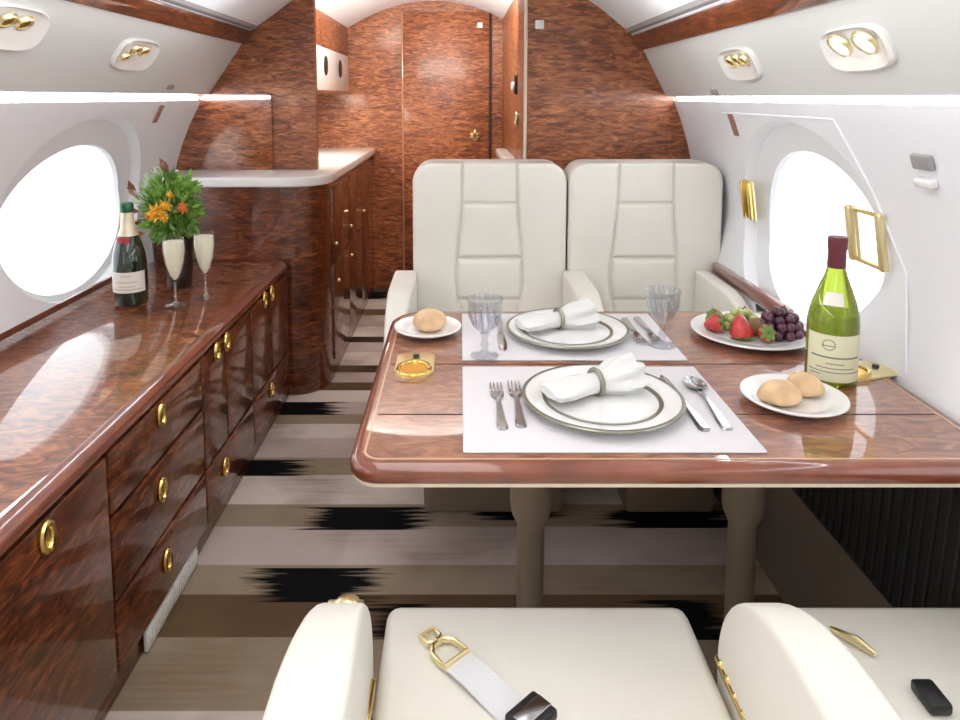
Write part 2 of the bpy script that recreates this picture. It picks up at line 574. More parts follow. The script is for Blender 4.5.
def window_wall(side, name):
    wb = MB()
    cuts = sorted(WIN[side])
    edges = [YB] + [(a[0] + b[0]) / 2 for a, b in zip(cuts, cuts[1:])] + [END[side]]
    for i, (yc, zc, ai, bi, zo, ao, bo) in enumerate(cuts):
        y0, y1 = edges[i], edges[i + 1]
        rows = [[] for _ in range(6)]
        for k in range(NSEG):
            a = 2 * math.pi * k / NSEG
            ca, sa = math.cos(a), math.sin(a)
            # point on the bay's rectangle in this direction
            t = 1e9
            if ca > 1e-9:
                t = min(t, (y1 - yc) / ca)
            if ca < -1e-9:
                t = min(t, (y0 - yc) / ca)
            if sa > 1e-9:
                t = min(t, (ZW1 - zo) / sa)
            if sa < -1e-9:
                t = min(t, (ZW0 - zo) / sa)
            ry, rz = yc + ca * t, zo + sa * t
            oy, oz = yc + ao * ca, zo + bo * sa
            oy = min(max(oy, y0 + 0.01), y1 - 0.01)
            oz = max(oz, ZW0 + 0.005)
            iy, iz = yc + ai * ca, zc + bi * sa
            rows[0].append(wall_point(side, ry, rz))
            rows[1].append(wall_point(side, ry + (oy - ry) * 0.5, rz + (oz - rz) * 0.5))
            rows[2].append(wall_point(side, oy, oz))
            my, mz = oy + (iy - oy) * 0.14, oz + (iz - oz) * 0.14
            rows[3].append(wall_point(side, my, mz, 0.032))
            my, mz = oy + (iy - oy) * 0.97, oz + (iz - oz) * 0.97
            rows[4].append(wall_point(side, my, mz, 0.042))
            rows[5].append(wall_point(side, iy, iz, 0.056))
        # the corners of the bay: move the nearest samples there
        for cy_, cz_ in ((y0, ZW0), (y1, ZW0), (y0, ZW1), (y1, ZW1)):
            p = Vector(wall_point(side, cy_, cz_))
            j = min(range(NSEG), key=lambda q: (Vector(rows[0][q]) - p).length)
            rows[0][j] = tuple(p)
        wb.loops(rows, False, False)
    return obj(name, wb, M_WHITE, kind='structure', angle=32)


window_wall(-1, 'wall_left')
window_wall(1, 'wall_right')

wn = 0
for side in (-1, 1):
    for (yc, zc, ai, bi, zo, ao, bo) in WIN[side]:
        wn += 1
        ring = lambda s, dx: [wall_point(side, yc + ai * s * math.cos(2 * math.pi * k / 64), zc + bi * s * math.sin(2 * math.pi * k / 64), 0.058 + dx) for k in range(64)]
        pane = MB()
        pane.loops([ring(1.03, 0.0), ring(1.03, 0.006)])
        po = obj('window_%d' % wn, pane, G_PANE, kind='structure')
        fr = MB()
        fr.loops([ring(1.0, -0.003), ring(1.06, -0.003), ring(1.06, 0.02), ring(1.0, 0.02), ring(1.0, -0.003)], False, False)
        obj('window_frame', fr, M_BEZEL, po, world=False)

# lower side walls (dado) with ribbed grilles above
for side, nm in ((-1, 'left'), (1, 'right')):
    d = MB()
    pts = [(0.985, 0.0), (1.01, 0.275), (1.018, 0.275), (1.06, 0.275)]
    d.loops([[(CX + side * r_, YB, z) for r_, z in pts], [(CX + side * r_, 2.75, z) for r_, z in pts]], close=False)
    obj('baseboard_' + nm, d, M_DADO, kind='structure')
    g = MB()
    prof = [(1.012, 0.275), (1.04, 0.56), (1.10, 0.56), (1.10, 0.275)] if side < 0 else [(1.012, 0.275), (1.03, 0.60), (1.06, 0.64), (1.10, 0.275)]
    g.loops([[(CX + side * r_, YB, z) for r_, z in prof], [(CX + side * r_, 2.75, z) for r_, z in prof]])
    for k in range(60):
        if side > 0:
            y = 0.9 + k * 0.03
            g.tube([(CX + side * 1.010, y, 0.28), (CX + side * 1.029, y, 0.598)], 0.0035, 6)
    obj('trim_1' if side < 0 else 'trim_2', g, M_GRILLE, kind='structure')

# right window panel seams: thin moulded edges
sm = MB()
seam = [wall_point(1, 2.25, 1.20), wall_point(1, 1.58, 1.20), wall_point(1, 1.50, 1.05), wall_point(1, 1.41, 0.89), wall_point(1, 1.34, 0.70)]
sm.tube(seam, 0.003, 6)
obj('trim_3', sm, M_WHITE, kind='structure')

# cove light recess, valance, wood rail, both sides
VAL = {-1: ((0.929, 1.266), (0.775, 1.49)), 1: ((0.974, 1.256), (0.880, 1.437))}
for side, nm, k0 in ((-1, 'left', 4), (1, 'right', 7)):
    yend = END[side]
    (va0, vz0), (va1, vz1) = VAL[side]
    X = lambda r_: CX + side * r_

    def run(pts, name, m, closed=True):
        b_ = MB()
        b_.loops([[(X(r_), YB, z) for r_, z in pts], [(X(r_), yend, z) for r_, z in pts]], close=closed)
        return obj(name, b_, m, kind='structure')
    w_ = abs(wall_point(side, 0, 1.232)[0] - CX)
    run([(w_, 1.231), (w_ + 0.018, 1.234), (w_ + 0.018, vz0 - 0.003), (va0, vz0 - 0.003)], 'trim_%d' % k0, M_WHITE, False)
    run([(va0 + 0.012, vz0 - 0.002), (va0 + 0.004, vz0 - 0.004), (va0, vz0 + 0.002), (va1, vz1), (va1 + 0.03, vz1 + 0.02)], 'trim_%d' % (k0 + 1), M_VAL, False)
    run([(va1 + 0.004, vz1 - 0.008), (va1 - 0.010, vz1 - 0.010), (va1 - 0.048, vz1 + 0.032), (va1 - 0.052, vz1 + 0.042), (va1 - 0.038, vz1 + 0.052), (va1 + 0.03, vz1 + 0.02)], 'trim_%d' % (k0 + 2), W_STRIP)
    run([(va1 - 0.040, vz1 + 0.0525), (va1 - 0.062, vz1 + 0.058), (va1 - 0.072, vz1 + 0.082), (va1 - 0.045, vz1 + 0.085)], 'trim_%d' % (10 + (side > 0)), M_GREY)
    cl = MB()
    cl.box((X(w_ + 0.009), (YB + yend) / 2, 1.2465 if side < 0 else 1.2425), (0.010, yend - YB - 0.06, 0.017), 0.003)
    tag(obj('cove_light', cl, M_COVE), 'long glowing cove light strip running above the %s cabin windows' % nm, 'light')


# bulkheads
def arch_poly(x0, x1, z0, n=24, rad=RAD + 0.012):
    """outline from (x0, z0) to (x1, z0) closed by the cabin's round shell"""
    if x0 < x1:
        pts = []
    lo, hi = min(x0, x1), max(x0, x1)
    xs = [lo + (hi - lo) * k / n for k in range(n + 1)]
    top = []
    for x in xs:
        r_ = min(abs(x - CX), rad - 1e-4)
        top.append((x, max(z0, ZC + math.sqrt(rad * rad - r_ * r_))))
    return [(lo, z0), (hi, z0)] + top[::-1]


bl = MB()
# side curve of the shell sampled by height so that it stays smooth near the wall
zt = ZC + math.sqrt((RAD + 0.01) ** 2 - (-0.64 - CX) ** 2)
pl = [(-0.64, 0.928), (-0.64, zt)]
a_s = math.atan2(zt - ZC, -0.64 - CX)
a_e = math.pi - math.asin((0.928 - ZC) / (RAD + 0.01))
for k in range(1, 25):
    a = a_s + (a_e - a_s) * k / 24
    pl.append((CX + (RAD + 0.01) * math.cos(a), ZC + (RAD + 0.01) * math.sin(a)))
bl.prism(pl, 'y', 3.12, 3.16)
obj('wall_galley_left', bl, W_WALL, kind='structure')
pn = MB()
pl2 = [(-0.835, 0.926), (-0.835, 1.262)]
for k in range(0, 13):
    z = 1.262 - (1.262 - 0.926) * k / 12
    pl2.append((wall_point(-1, 0, z)[0] - 0.002, z))
pn.prism(pl2, 'y', 3.108, 3.119)
obj('trim_12', pn, wood('polished_mahogany_panel', (14, 14, 70), STOPS, rough=0.15), kind='structure')

br = MB()
zt = ZC + math.sqrt((RAD + 0.01) ** 2 - (0.26 - CX) ** 2)
pr = [(0.26, 0.0), (CX + RAD + 0.01, 0.0)]
a_s = math.atan2(zt - ZC, 0.26 - CX)
for k in range(25):
    a = a_s * k / 24
    pr.append((CX + (RAD + 0.01) * math.cos(a), ZC + (RAD + 0.01) * math.sin(a)))
br.prism(pr, 'y', 2.72, 2.76)
obj('wall_bulkhead_right', br, W_WALL, kind='structure')
rt = MB()
rt.box((0.29, (2.76 + YE) / 2, 0.90), (0.04, YE - 2.76, 1.80))
obj('wall_aisle_right', rt, W_WALL, kind='structure')
te = MB()
te.box((0.254, 2.742, 0.92), (0.010, 0.05, 1.80), 0.003)
obj('trim_13', te, M_PALE_EDGE, kind='structure')
gl = MB()
gl.box((-1.285, 3.84, 0.95), (0.02, 1.28, 1.9))
obj('wall_galley_side', gl, W_WALL, kind='structure')

bk = MB()
pk = [(-1.30, 0.0), (0.34, 0.0)]
pts = []
for k in range(41):
    a = R(25) + (math.pi - R(25) - R(5)) * k / 40
    pts.append((CX + (RAD + 0.01) * math.cos(a), ZC + (RAD + 0.01) * math.sin(a)))
pk = [(-1.29, 0.0), (0.85, 0.0)] + pts
bk.prism(pk, 'y', YE, YE + 0.04)
obj('wall_back', bk, W_WALL, kind='structure')
bh = MB()
bh.box((CX, YB - 0.02, 0.95), (2.5, 0.04, 2.0))
obj('wall_behind', bh, M_WHITE, kind='structure')

dr = MB()
dr.box((-0.088, YE - 0.009, 0.89), (0.545, 0.016, 1.78), 0.004)
do = obj('door_1', dr, W_WALL, kind='structure')
dh = MB()
dh.lathe([(0.0, 0.0), (0.028, 0.0), (0.028, 0.006), (0.0, 0.007)], n=20, M=Matrix.Translation((0.096, YE - 0.017, 1.0)) @ Matrix.Rotation(R(90), 4, 'X'))
for ang, ln in ((90, 0.05), (40, 0.04), (140, 0.04), (0, 0.035), (180, 0.035)):
    e = Vector((math.cos(R(ang)), 0, math.sin(R(ang)))) * ln
    dh.tube([(0.096, YE - 0.03, 0.995), (0.096 + e.x * 0.6, YE - 0.045, 0.995 + e.z * 0.6), (0.096 + e.x, YE - 0.04, 0.995 + e.z)], [0.008, 0.010, 0.004], 8)
obj('door_handle', dh, M_PALEGOLD, do, world=False)
dj = MB()
dj.box((-0.366, YE - 0.006, 0.89), (0.012, 0.014, 1.78), 0.003)
obj('trim_14', dj, mat('light_mahogany_edge', (0.42, 0.19, 0.10), 0.3, coat=0.8), kind='structure')
dj = MB()
dj.box((0.193, YE - 0.006, 0.89), (0.016, 0.014, 1.78), 0.003)
obj('trim_15', dj, M_SEAM, kind='structure')

for (x, y, z, lab) in ((0.126, YE - 0.022, 1.70, 'small square pale plate high on the aft mahogany door'), (0.304, 2.715, 1.525, 'small square pale plate high on the right mahogany bulkhead')):
    q = MB()
    q.box((x, y, z), (0.035, 0.01, 0.035), 0.006)
    tag(obj('wall_plate', q, M_BEZEL), lab, 'plate', None)
t = thing('wall_fitting', 'small gold ring fitting on aisle wall beside the aft door, lower one', 'fitting', (0.27, 3.27, 1.15))
q = MB()
q.tube([(0.262, 3.27 + 0.03 * math.cos(2 * math.pi * k / 16), 1.15 + 0.03 * math.sin(2 * math.pi * k / 16)) for k in range(16)], 0.006, 8, True)
obj('ring', q, M_PALEGOLD, t)
q = MB()
q.box((0.268, 3.27, 1.15), (0.006, 0.05, 0.05), 0.002)
obj('back_plate', q, M_PALEGOLD, t)
t = thing('wall_lamp', 'small dark wall lamp on aisle wall beside the aft door, upper one', 'lamp', (0.27, 3.34, 1.307))
q = MB()
q.box((0.264, 3.34, 1.307), (0.012, 0.06, 0.09), 0.004)
obj('back_plate', q, M_SEAM, t)
q = MB()
q.ball((0.252, 3.34, 1.30), 0.02, 12, 8, (0.6, 1, 1.2))
obj('lamp_shade', q, M_BEZEL, t)

# white shelf on the aisle wall
q = MB()
q.box((0.237, 3.4, 0.94), (0.066, 1.2, 0.035), 0.008)
tag(obj('wall_shelf', q, M_COUNTER), 'narrow white shelf on aisle wall behind the pair of seats', 'shelf')

# ------------------------------------------------------------------ credenza along the left wall
XF = -0.71
cz = thing('credenza', 'long glossy mahogany credenza with gold latches below the left window', 'credenza', (-1.0, 1.3, 0))
b = MB()
b.box((-0.993, 0.60, 0.305), (0.54, 4.42, 0.49))
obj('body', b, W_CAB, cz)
b = MB()
b.box((-0.998, 0.60, 0.03), (0.56, 4.42, 0.06))
obj('plinth', b, W_CAB, cz)
b = MB()
b.box((-1.000, 0.60, 0.5645), (0.545, 4.42, 0.029), 0.002)
obj('top', b, W_LEDGE, cz)
b = MB()
b.box((-1.272, 0.58, 0.590), (0.014, 4.40, 0.022), 0.003)
obj('back_rail', b, W_EDGE, cz)
# bullnose edge with its rounded far end
b = MB()
prof = [(-0.730, 0.550), (-0.706, 0.548), (-0.697, 0.556), (-0.694, 0.566), (-0.698, 0.576), (-0.708, 0.581), (-0.735, 0.580)]
b.loops([[(x, -1.6, z) for x, z in prof], [(x, 2.76, z) for x, z in prof], [(x - 0.012, 2.80, z) for x, z in prof], [(x - 0.04, 2.825, z) for x, z in prof]])
obj('edge_nosing', b, W_EDGE, cz)


def latch(parent, y, z):
    y, z = y * 0.977, 1.25 - (1.25 - z) * 0.977
    l = MB()
    pts = [(XF + 0.016, y + 0.015 * math.cos(2 * math.pi * k / 20), z + 0.024 * math.sin(2 * math.pi * k / 20)) for k in range(20)]
    l.tube(pts, 0.006, 8, True)
    l.loops([[(XF + 0.012, y + s * 0.016 * math.cos(2 * math.pi * k / 20), z + s * 0.025 * math.sin(2 * math.pi * k / 20)) for k in range(20)] for s in (1.0,)] + [[(XF + 0.016, y + 0.013 * math.cos(2 * math.pi * k / 20), z + 0.021 * math.sin(2 * math.pi * k / 20)) for k in range(20)]])
    obj('latch', l, M_GOLD, parent)


def front(kind, y0, y1, z0, z1, ly, lz):
    f = MB()
    f.box((XF - 0.002, (y0 + y1) / 2, (z0 + z1) / 2), (0.024, y1 - y0 - 0.005, z1 - z0 - 0.005), 0.003)
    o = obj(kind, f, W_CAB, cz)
    latch(o, ly, lz)


front('door', 0.85, 1.32, 0.065, 0.545, 1.134, 0.496)
front('door', 0.38, 0.845, 0.065, 0.545, 0.45, 0.496)
front('drawer', 1.325, 1.83, 0.41, 0.545, 1.598, 0.497)
front('drawer', 1.325, 1.83, 0.225, 0.405, 1.584, 0.316)
front('drawer', 1.325, 1.83, 0.065, 0.22, 1.594, 0.13)
front('door', 1.835, 2.02, 0.225, 0.545, 1.979, 0.509)
front('door', 2.025, 2.28, 0.225, 0.545, 2.067, 0.508)
front('drawer', 1.835, 2.28, 0.065, 0.22, 2.018, 0.134)
front('door', 2.285, 2.53, 0.225, 0.545, 2.486, 0.515)
front('door', 2.535, 2.78, 0.225, 0.545, 2.581, 0.512)
front('drawer', 2.285, 2.78, 0.065, 0.22, 2.543, 0.15)
for y0, y1 in ((1.455, 1.60), (1.607, 1.755)):
    g = MB()
    g.box((XF + 0.003, (y0 + y1) / 2, 0.031), (0.010, y1 - y0, 0.052), 0.002)
    n = 12
    for k in range(n):
        y = y0 + (y1 - y0) * (k + 0.5) / n
        g.box((XF + 0.0085, y, 0.031), (0.004, 0.004, 0.036), 0.0008, 1)
    obj('vent_grille', g, M_BEZEL, cz)

# ------------------------------------------------------------------ galley
gc = thing('galley_cabinet', 'dark mahogany galley cabinet with rounded corner under white counter', 'cabinet', (-0.9, 3.5, 0))


def galley_outline(off):
    x1, y0, r_ = -0.565 + off, 2.835 - off, 0.15 + off
    pts = [(-1.258, 4.49), (-1.258, y0)]
    for k in range(13):
        a = R(-90 + 90 * k / 12)
        pts.append((x1 - r_ + r_ * math.cos(a), y0 + r_ + r_ * math.sin(a)))
    pts.append((x1, 4.49))
    return pts


b = MB()
b.prism(galley_outline(0), 'z', 0.0, 0.885)
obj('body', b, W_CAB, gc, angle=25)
XG = -0.565
for (y0, y1, z0, z1, ky, kz) in ((3.02, 3.45, 0.52, 0.86, 3.07, 0.60), (3.455, 3.9, 0.52, 0.86, 3.5, 0.60), (3.02, 3.45, 0.08, 0.515, 3.12, 0.42), (3.455, 3.9, 0.08, 0.515, 3.5, 0.45), (3.905, 4.42, 0.08, 0.86, 3.97, 0.6)):
    f = MB()
    f.box((XG + 0.002, (y0 + y1) / 2, (z0 + z1) / 2), (0.014, y1 - y0 - 0.008, z1 - z0 - 0.008), 0.003)
    o = obj('door', f, W_CAB, gc)
    k = MB()
    k.ball((XG + 0.014, ky, kz), 0.009, 12, 8)
    obj('knob', k, M_PALEGOLD, o)
b = MB()
ol = galley_outline(0.022)
b.prism(ol, 'z', 0.885, 0.926, 0.008)
tag(obj('galley_counter', b, M_COUNTER), 'white stone galley counter with rounded corner above the mahogany cabinet', 'counter')

oc = thing('overhead_cabinet', 'white fronted overhead galley cabinet with two dark slots above counter', 'cabinet', (-0.85, 3.85, 1.28))
b = MB()
b.box((-0.85, 3.83, 1.395), (0.284, 1.32, 0.226), 0.004)
obj('body', b, M_COUNTER, oc)
b = MB()
b.box((-0.845, 3.83, 1.275), (0.30, 1.32, 0.022), 0.003)  # dark strip standing in for the shadow under the cabinet
obj('under_shadow_strip', b, W_DARK, oc)
for y in (3.72, 4.16):
    s = MB()
    s.loops([[(-0.706, y + 0.045 * math.cos(2 * math.pi * k / 20), 1.415 + 0.052 * math.sin(2 * math.pi * k / 20)) for k in range(20)],
             [(-0.701, y + 0.040 * math.cos(2 * math.pi * k / 20), 1.415 + 0.048 * math.sin(2 * math.pi * k / 20)) for k in range(20)]])
    obj('slot', s, M_GREY if False else M_SEAM, oc)
b = MB()
b.box((-0.93, 3.83, 1.60), (0.44, 1.32, 0.18), 0.003)
obj('trim_16', b, W_WALL, kind='structure')

# ------------------------------------------------------------------ side ledge along the right wall
b = MB()
b.box((0.874, 2.077, 0.672), (0.030, 0.534, 0.034), 0.006)
tag(obj('side_ledge', b, W_EDGE), 'narrow red mahogany ledge along the right wall under the window', 'ledge')

# ------------------------------------------------------------------ dining table
TZ = 0.69
tb = thing('dining_table', 'glossy burl mahogany dining table with rounded edge set for two', 'table', (0.37, 1.4, 0))
TX0, TX1, TY0, TY1 = -0.175, 0.872, 1.012, 1.80
TR = (0.05, 0.004, 0.004, 0.09)


def tl(inset, z):
    return [(x, y, z) for x, y in rrect(TX0, TX1, TY0, TY1, TR, inset)]


b = MB()
b.loops([tl(0.016, TZ - 0.028), tl(0.016, TZ)])
obj('tabletop', b, W_TOP, tb)
b = MB()
b.loops([tl(0.018, TZ - 0.030), tl(0.004, TZ - 0.029), tl(0.0, TZ - 0.022), tl(0.0, TZ - 0.012), tl(0.004, TZ - 0.004), tl(0.012, TZ + 0.0003), tl(0.018, TZ + 0.0003)], False, False)
obj('edge_band', b, W_EDGE, tb)
b = MB()
b.loops([tl(0.006, TZ - 0.036), tl(0.006, TZ - 0.0295), tl(0.03, TZ - 0.0295), tl(0.03, TZ - 0.036), tl(0.006, TZ - 0.036)], False, False)
obj('lower_edge_strip', b, M_PALE_EDGE, tb)
b = MB()
b.loops([tl(0.022, TZ + 0.0001), tl(0.022, TZ + 0.0007), tl(0.026, TZ + 0.0007), tl(0.026, TZ + 0.0001)], False, False)
obj('inlay', b, M_INLAY, tb)
b = MB()
b.box((TX0 / 2 + TX1 / 2, 1.19, TZ + 0.0002), (TX1 - TX0 - 0.06, 0.0025, 0.0008))
b.box((TX0 / 2 + TX1 / 2, 1.425, TZ + 0.0002), (TX1 - TX0 - 0.06, 0.0025, 0.0008))
obj('leaf_seam', b, M_SEAM, tb)
for x in (0.15, 0.60):
    l = MB()
    l.lathe([(0.045, 0.657), (0.045, 0.655), (0.044, 0.40), (0.040, 0.375), (0.029, 0.352), (0.029, 0.02), (0.06, 0.012), (0.062, 0.0)][::-1], (x, 1.40, 0), 28)
    obj('leg', l, M_LEG, tb)


def cup_holder(cx, cy, rot):
    M = Matrix.Translation((cx, cy, TZ)) @ Matrix.Rotation(rot, 4, 'Z') @ Matrix.Diagonal((1.12, 1.12, 1, 1))
    p = MB()
    o = [(x, y) for x, y in rrect(-0.036, 0.036, -0.065, 0.06, (0.035, 0.035, 0.02, 0.02))]
    i1 = [(x, y) for x, y in rrect(-0.036, 0.036, -0.065, 0.06, (0.035, 0.035, 0.02, 0.02), 0.006)]
    p.loops([[(x, y, 0.0004) for x, y in o], [(x, y, 0.004) for x, y in o], [(x, y, 0.006) for x, y in i1]], M=M)
    h = obj('cup_holder', p, M_PALEGOLD, tb)
    r_ = MB()
    r_.tube([(0.029 * math.cos(2 * math.pi * k / 28), -0.028 + 0.033 * math.sin(2 * math.pi * k / 28), 0.008) for k in range(28)], 0.004, 8, True, M)
    obj('rim', r_, M_GOLD, h)
    c = MB()
    c.lathe([(0.0, 0.0062), (0.02, 0.0064), (0.028, 0.0076)], (0, -0.028, 0), 24, M, 1, 1.14)
    obj('bowl', c, mat('amber_gold', (0.75, 0.40, 0.04), 0.25, metal=1.0), h)
    k = MB()
    k.lathe([(0.006, 0.005), (0.006, 0.010), (0.0, 0.011)], (0, 0.034, 0), 14, M)
    obj('button', k, M_BLACK, h)


cup_holder(-0.094, 1.415, 0)
cup_holder(0.822, 1.382, R(-70))

# placemats
mats = []
for (y0, y1, lab) in ((1.052, 1.405, 'white placemat at the near side of the table, under a plate and cutlery'), (1.442, 1.762, 'white placemat at the far side of the table by the empty seats')):
    b = MB()
    o = rrect(0.005, 0.486, y0, y1, 0.004)
    i1 = rrect(0.005, 0.486, y0, y1, 0.004, 0.002)
    b.loops([[(x, y, TZ + 0.0009) for x, y in o], [(x, y, TZ + 0.0025) for x, y in o], [(x, y, TZ + 0.0035) for x, y in i1]])
    t = tag(obj('placemat', b, M_MAT), lab, 'placemat', 'placemats')
MZ = TZ + 0.0035


# plates
def plate(name, label, loc, r_, group, bands=True, z=MZ):
    t = thing(name, label, 'plate', (loc[0], loc[1], z), 0, group)
    b = MB()
    b.lathe([(0.0, 0.002), (r_ * 0.55, 0.0), (r_ * 0.6, 0.001), (r_ * 0.97, 0.014), (r_, 0.017), (r_ * 0.99, 0.0195), (r_ * 0.96, 0.0195), (r_ * 0.70, 0.0115), (r_ * 0.64, 0.008), (r_ * 0.55, 0.007), (0.0, 0.007)], n=56)
    obj('dish', b, M_CHINA, t, world=False)
    if bands:
        b = MB()
        b.lathe([(r_ * 0.96, 0.0145), (r_ * 1.004, 0.0168), (r_ * 1.004, 0.0200), (r_ * 0.955, 0.0202), (r_ * 0.955, 0.0194)], n=56)
        b2 = MB()
        b.bm.free()
        b = MB()
        for a_, c_ in (((r_ * 0.985, 0.0146), None),):
            prof = [(r_ * 0.955, 0.0125), (r_ * 1.003, 0.0166), (r_ * 1.005, 0.0185), (r_ * 0.992, 0.0203), (r_ * 0.955, 0.0201)]
            ls = [[(q * math.cos(2 * math.pi * i / 56), q * math.sin(2 * math.pi * i / 56), z_) for i in range(56)] for q, z_ in prof]
            b.loops(ls, False, False)
        obj('rim_band', b, M_BAND, t, world=False)
        b2.bm.free()
        b = MB()
        prof = [(r_ * 0.69, 0.0105), (r_ * 0.69, 0.0124), (r_ * 0.745, 0.0140), (r_ * 0.745, 0.0125)]
        ls = [[(q * math.cos(2 * math.pi * i / 56), q * math.sin(2 * math.pi * i / 56), z_) for i in range(56)] for q, z_ in prof]
        b.loops(ls, False, False)
        obj('inner_band', b, M_BAND, t, world=False)
    return t


plate('dinner_plate', 'silver banded dinner plate on the near placemat under a ringed napkin', (0.258, 1.222), 0.145, 'dinner plates')
plate('dinner_plate', 'silver banded dinner plate on the far placemat nearest the empty seats', (0.252, 1.600), 0.143, 'dinner plates')
plate('bread_plate', 'small white plate with one roll at the aisle side of the table', (-0.077, 1.622), 0.080, 'bread plates', False, TZ)
plate('bread_plate', 'small white plate with two rolls in front of the wine bottle', (0.612, 1.235), 0.092, 'bread plates', False, TZ)
plate('fruit_platter', 'round white platter holding strawberries and grapes behind the wine bottle', (0.682, 1.595), 0.135, None, False, TZ)


# bread rolls
def roll(label, x, y, z, rx, ry, rz, rot, seed):
    rng = random.Random(seed)
    b = bmesh.new()
    bmesh.ops.create_uvsphere(b, u_segments=28, v_segments=18, radius=1)
    ph = rng.random() * 6
    for v in b.verts:
        a = math.atan2(v.co.y, v.co.x)
        s = 1 + 0.05 * math.sin(3 * a + ph) + 0.03 * math.sin(5 * a + 2 * ph)
        zz = v.co.z
        # flat underside, a shallow split along the top
        if zz < 0:
            zz *= 0.55
        else:
            zz *= 1 - 0.12 * math.exp(-(v.co.y / 0.12) ** 2) * (1 - abs(v.co.x))
        v.co = Vector((v.co.x * s * rx, v.co.y * s * ry, (zz + 0.55) * rz / 1.55))
    m = MB()
    m.merge(b)
    o = obj('bread_roll', m, M_CRUST, None)
    o.location = (x, y, z)
    o.rotation_euler = (0, 0, rot)
    tag(o, label, 'bread roll', 'bread rolls')


roll('single round bread roll on the small plate at the aisle side', -0.072, 1.622, TZ + 0.0065, 0.040, 0.036, 0.052, 0.4, 1)
roll('larger bread roll in front on the two-roll plate', 0.580, 1.220, TZ + 0.0068, 0.040, 0.032, 0.043, 0.2, 2)
roll('bread roll behind the larger one on the two-roll plate', 0.641, 1.256, TZ + 0.0068, 0.033, 0.029, 0.043, -0.5, 3)


# napkins in rings
def napkin(label, loc, rot, group):
    b = MB()
    ls = []
    L_ = 0.215
    n = 48
    st = 30
    for i in range(st + 1):
        u = i / st
        x = (u - 0.42) * L_ * (1.15 if u < 0.42 else 0.72)
        if u < 0.42:      # flat folded wedge
            t = 1 - u / 0.42
            w, h = 0.019 + 0.020 * min(1, t * 1.5), 0.019 - 0.007 * t
            fold = 0.06 * t
        else:             # puffed, pleated end
            t = (u - 0.42) / 0.58
            w = 0.019 + 0.024 * math.sin(min(1, t * 1.25) * math.pi / 2)
            h = 0.019 + 0.013 * math.sin(min(1, t * 1.3) * math.pi / 2)
            fold = 0.17 * min(1, t * 2)
        end = 1.0
        if i in (0, st):
            end = 0.7 if i == 0 else 0.55
        ring = []
        for k in range(n):
            a = 2 * math.pi * k / n
            s = 1 + fold * math.sin(7 * a + 1.5 * u * 3)
            yy = w * s * end * math.cos(a)
            zz = h * s * end * math.sin(a)
            bottom = h if u < 0.42 else min(h, 0.021 + 0.010 * t)
            ring.append((x, yy, max(zz, -bottom) + 0.021 + (0.01 * max(0, (u - 0.42)) if u > 0.42 else 0)))
        ls.append(ring)
    b.loops(ls)
    o = obj('napkin', b, M_LINEN, None)
    z = MZ + 0.0085
    o.location = (loc[0], loc[1], z)
    o.rotation_euler = (0, 0, rot)
    tag(o, label[0], 'napkin', group)
    b = MB()
    b.tube([(0, 0.0225 * math.cos(2 * math.pi * k / 24), 0.0225 + 0.0225 * math.sin(2 * math.pi * k / 24)) for k in range(24)], 0.005, 8, True)
    g = obj('napkin_ring', b, M_BAND, None)
    g.location = (loc[0], loc[1], z)
    g.rotation_euler = (0, 0, rot)
    tag(g, label[1], 'napkin ring', 'napkin rings')


napkin(('white pleated napkin lying on the near dinner plate', 'silver ring around the napkin on the near dinner plate'), (0.252, 1.250), R(24), 'napkins')
napkin(('white pleated napkin lying on the far dinner plate', 'silver ring around the napkin on the far dinner plate'), (0.235, 1.622), R(20), 'napkins')


# cutlery, handles towards -y
def blade_shape(pts, t, M=None):
    """pts: (y, half width, z); thin rounded bar"""
    b = MB()
    ls = []
    for y, w, z in pts:
        ls.append([(-w, y, z), (-w * 0.7, y, z + t), (w * 0.7, y, z + t), (w, y, z), (w * 0.7, y, z - t * 0.3), (-w * 0.7, y, z - t * 0.3)])
    b.loops(ls)
    return b


HANDLE = [(0.0, 0.006, 0.001), (0.006, 0.0098, 0.001), (0.03, 0.0095, 0.0015), (0.07, 0.0068, 0.0035), (0.10, 0.0048, 0.006)]


def fork(label, loc, rot):
    t = thing('fork', label, 'fork', loc, rot, 'table forks')
    b = blade_shape(HANDLE + [(0.115, 0.004, 0.006)], 0.004)
    obj('handle', b, M_SILVER, t, world=False)
    b = blade_shape([(0.113, 0.004, 0.006), (0.125, 0.010, 0.004), (0.14, 0.0125, 0.002), (0.15, 0.0125, 0.002)], 0.003)
    for k in range(4):
        x = -0.0105 + k * 0.007
        b.tube([(x, 0.148, 0.003), (x, 0.165, 0.003), (x, 0.185, 0.006)], [0.0024, 0.0022, 0.0012], 6)
    obj('tines', b, M_SILVER, t, world=False)


def knife(label, loc, rot):
    t = thing('knife', label, 'knife', loc, rot, 'table knives')
    b = blade_shape([(y, w, 0.0015) for y, w, z in HANDLE] + [(0.108, 0.006, 0.0015)], 0.006)
    obj('handle', b, M_SILVER, t, world=False)
    b = blade_shape([(0.107, 0.005, 0.001), (0.12, 0.0095, 0.001), (0.19, 0.0105, 0.001), (0.22, 0.0085, 0.001), (0.235, 0.002, 0.001)], 0.002)
    obj('blade', b, M_SILVER, t, world=False)


